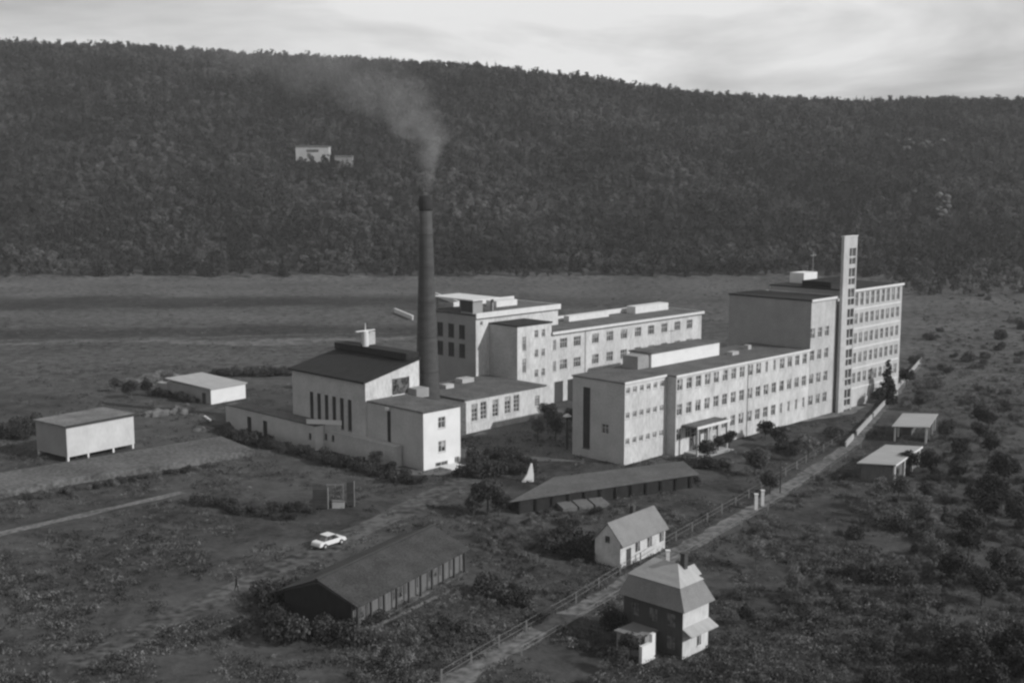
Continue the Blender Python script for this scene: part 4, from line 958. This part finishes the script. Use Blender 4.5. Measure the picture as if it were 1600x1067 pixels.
up = []
for k in range(5200):
    x_ = rng.uniform(1050, 1660); y_ = rng.uniform(436, 1080)
    yr_ = np.interp(x_, [a_[0] for a_ in road_px], [a_[1] for a_ in road_px])
    if x_ < 1438 and y_ < yr_ + 22 or (x_ >= 1438 and y_ < 560 and rng.random() < .35): continue
    if (940 < x_ < 1150 and 850 < y_ < 1080) or (1330 < x_ < 1450 and 680 < y_ < 772) or (1385 < x_ < 1475 and 640 < y_ < 702): continue
    if math.sin(x_ / 37. + 2 * math.sin(y_ / 41.)) * math.sin(y_ / 23. + x_ / 90.) > rng.uniform(-.5, .6): continue
    g_ = G(x_, y_); up.append((g_.x, g_.y, -.1))
for k in range(1500):
    x_ = rng.uniform(560, 1120); y_ = rng.uniform(800, 1080)
    if y_ > np.interp(x_, [a_[0] for a_ in road_px], [a_[1] for a_ in road_px]) - 28 or x_ < 745 and y_ < 985 or 930 < x_ and y_ > 820: continue
    if math.sin(x_ / 37. + 2 * math.sin(y_ / 41.)) * math.sin(y_ / 23. + x_ / 90.) > rng.uniform(-.5, .5): continue
    g_ = G(x_, y_); up.append((g_.x, g_.y, -.1))
UB = []
for k in range(5):
    q = random.Random(k + 70); bl = [(q.uniform(-1, 1) * .9, q.uniform(-1, 1) * .9, q.uniform(.1, .8), q.uniform(.3, .6)) for _ in range(8)]
    UB.append(leaf_mesh('undergrowth_bush', bl, 560, .075, [LEAFM, LEAFD, LEAFM, TUFTM, LEAFM][k], k + 160))
un = scatter('undergrowth', up, UB, .25, .95, seed=21, tilt=.2)
un['label'] = 'dense low scrub covering the slope right of the road'

# ------------------------------------------------------------------ chimney smoke
top = Vector((cpos.x, cpos.y, 41.0))
sm = MB().box(-150, 22, -26, 26, 0, 50)
so = sm.build('smoke', []); so.location = top
M = bpy.data.materials.new('smoke'); M.use_nodes = True; t = M.node_tree; t.nodes.clear()
out = t.nodes.new('ShaderNodeOutputMaterial'); pv = t.nodes.new('ShaderNodeVolumePrincipled')
pv.inputs['Color'].default_value = (.9, .9, .9, 1); t.links.new(pv.outputs[0], out.inputs['Volume'])
tcd = t.nodes.new('ShaderNodeTexCoord'); sx = t.nodes.new('ShaderNodeSeparateXYZ'); t.links.new(tcd.outputs['Object'], sx.inputs[0])
wn = N(t, 'ShaderNodeTexNoise', _Scale=.16, _Detail=3.0); t.links.new(tcd.outputs['Object'], wn.inputs['Vector'])
zz = math_(t, 'DIVIDE', sx.outputs[2], 44.0, True)
def curve(pts, src):
    c = t.nodes.new('ShaderNodeFloatCurve'); cv = c.mapping.curves[0]
    cv.points[0].location = pts[0]; cv.points[1].location = pts[-1]
    for q in pts[1:-1]: cv.points.new(*q)
    for q in cv.points: q.handle_type = 'AUTO_CLAMPED'
    c.mapping.update(); t.links.new(src, c.inputs['Value']); return c.outputs[0]
zs = [0, 4, 8.5, 12, 16, 20, 25, 30, 37, 44]
xc = [0, .7, 1.0, -.8, -5.5, -11, -20, -32, -48, -56]
rx = [.8, 1.6, 3.2, 5.6, 8.6, 12.5, 17.5, 22, 25, 25]
dn = [1.5, 1.7, 1.3, .62, .32, .19, .13, .1, .07, .0]
xcv = math_(t, 'MULTIPLY', math_(t, 'SUBTRACT', curve([(z / 44, (x_ + 60) / 66) for z, x_ in zip(zs, xc)], zz), 60 / 66.), 66.0)
rxv = math_(t, 'MULTIPLY', curve([(z / 44, r_ / 25) for z, r_ in zip(zs, rx)], zz), 25.0)
dens = curve([(z / 44, d) for z, d in zip(zs, dn)], zz)
wob = math_(t, 'MULTIPLY', math_(t, 'SUBTRACT', wn.outputs[0], .5), math_(t, 'MULTIPLY', rxv, 2.4))
lft = math_(t, 'SUBTRACT', sx.outputs[0], xcv)
lft = math_(t, 'MULTIPLY', lft, math_(t, 'SUBTRACT', 1.0, math_(t, 'MULTIPLY', math_(t, 'LESS_THAN', lft, 0.0), math_(t, 'MULTIPLY', zz, .75))))
ddx = math_(t, 'DIVIDE', math_(t, 'ADD', lft, wob), rxv)
ddy = math_(t, 'DIVIDE', sx.outputs[1], math_(t, 'MULTIPLY', rxv, .6))
d2_ = math_(t, 'ADD', math_(t, 'MULTIPLY', ddx, ddx), math_(t, 'MULTIPLY', ddy, ddy))
fo_ = math_(t, 'SUBTRACT', 1.0, d2_, True)
n3 = N(t, 'ShaderNodeTexNoise', _Scale=.35, _Detail=5.0, _Roughness=.65); t.links.new(tcd.outputs['Object'], n3.inputs['Vector'])
pf = math_(t, 'MULTIPLY', math_(t, 'SUBTRACT', n3.outputs[0], .28, True), 2.6)
dd = math_(t, 'MULTIPLY', math_(t, 'MULTIPLY', fo_, pf), math_(t, 'MULTIPLY', dens, .15))
t.links.new(dd, pv.inputs['Density'])
so.data.materials.append(M); struct(so, 'stuff'); so['label'] = 'thin pale smoke drifting left from the chimney'

# ------------------------------------------------------------------ air
hb = MB().box(-1300, 1300, -60, 1500, -1.5, 215); ho_ = hb.build('haze', [])
HM = bpy.data.materials.new('haze'); HM.use_nodes = True; t = HM.node_tree; t.nodes.clear()
out = t.nodes.new('ShaderNodeOutputMaterial'); pv = t.nodes.new('ShaderNodeVolumePrincipled'); pv.inputs['Color'].default_value = (.95, .95, .95, 1)
pv.inputs['Density'].default_value = .00013; t.links.new(pv.outputs[0], out.inputs['Volume']); ho_.data.materials.append(HM); struct(ho_, 'stuff'); ho_['label'] = 'thin haze in the valley air'
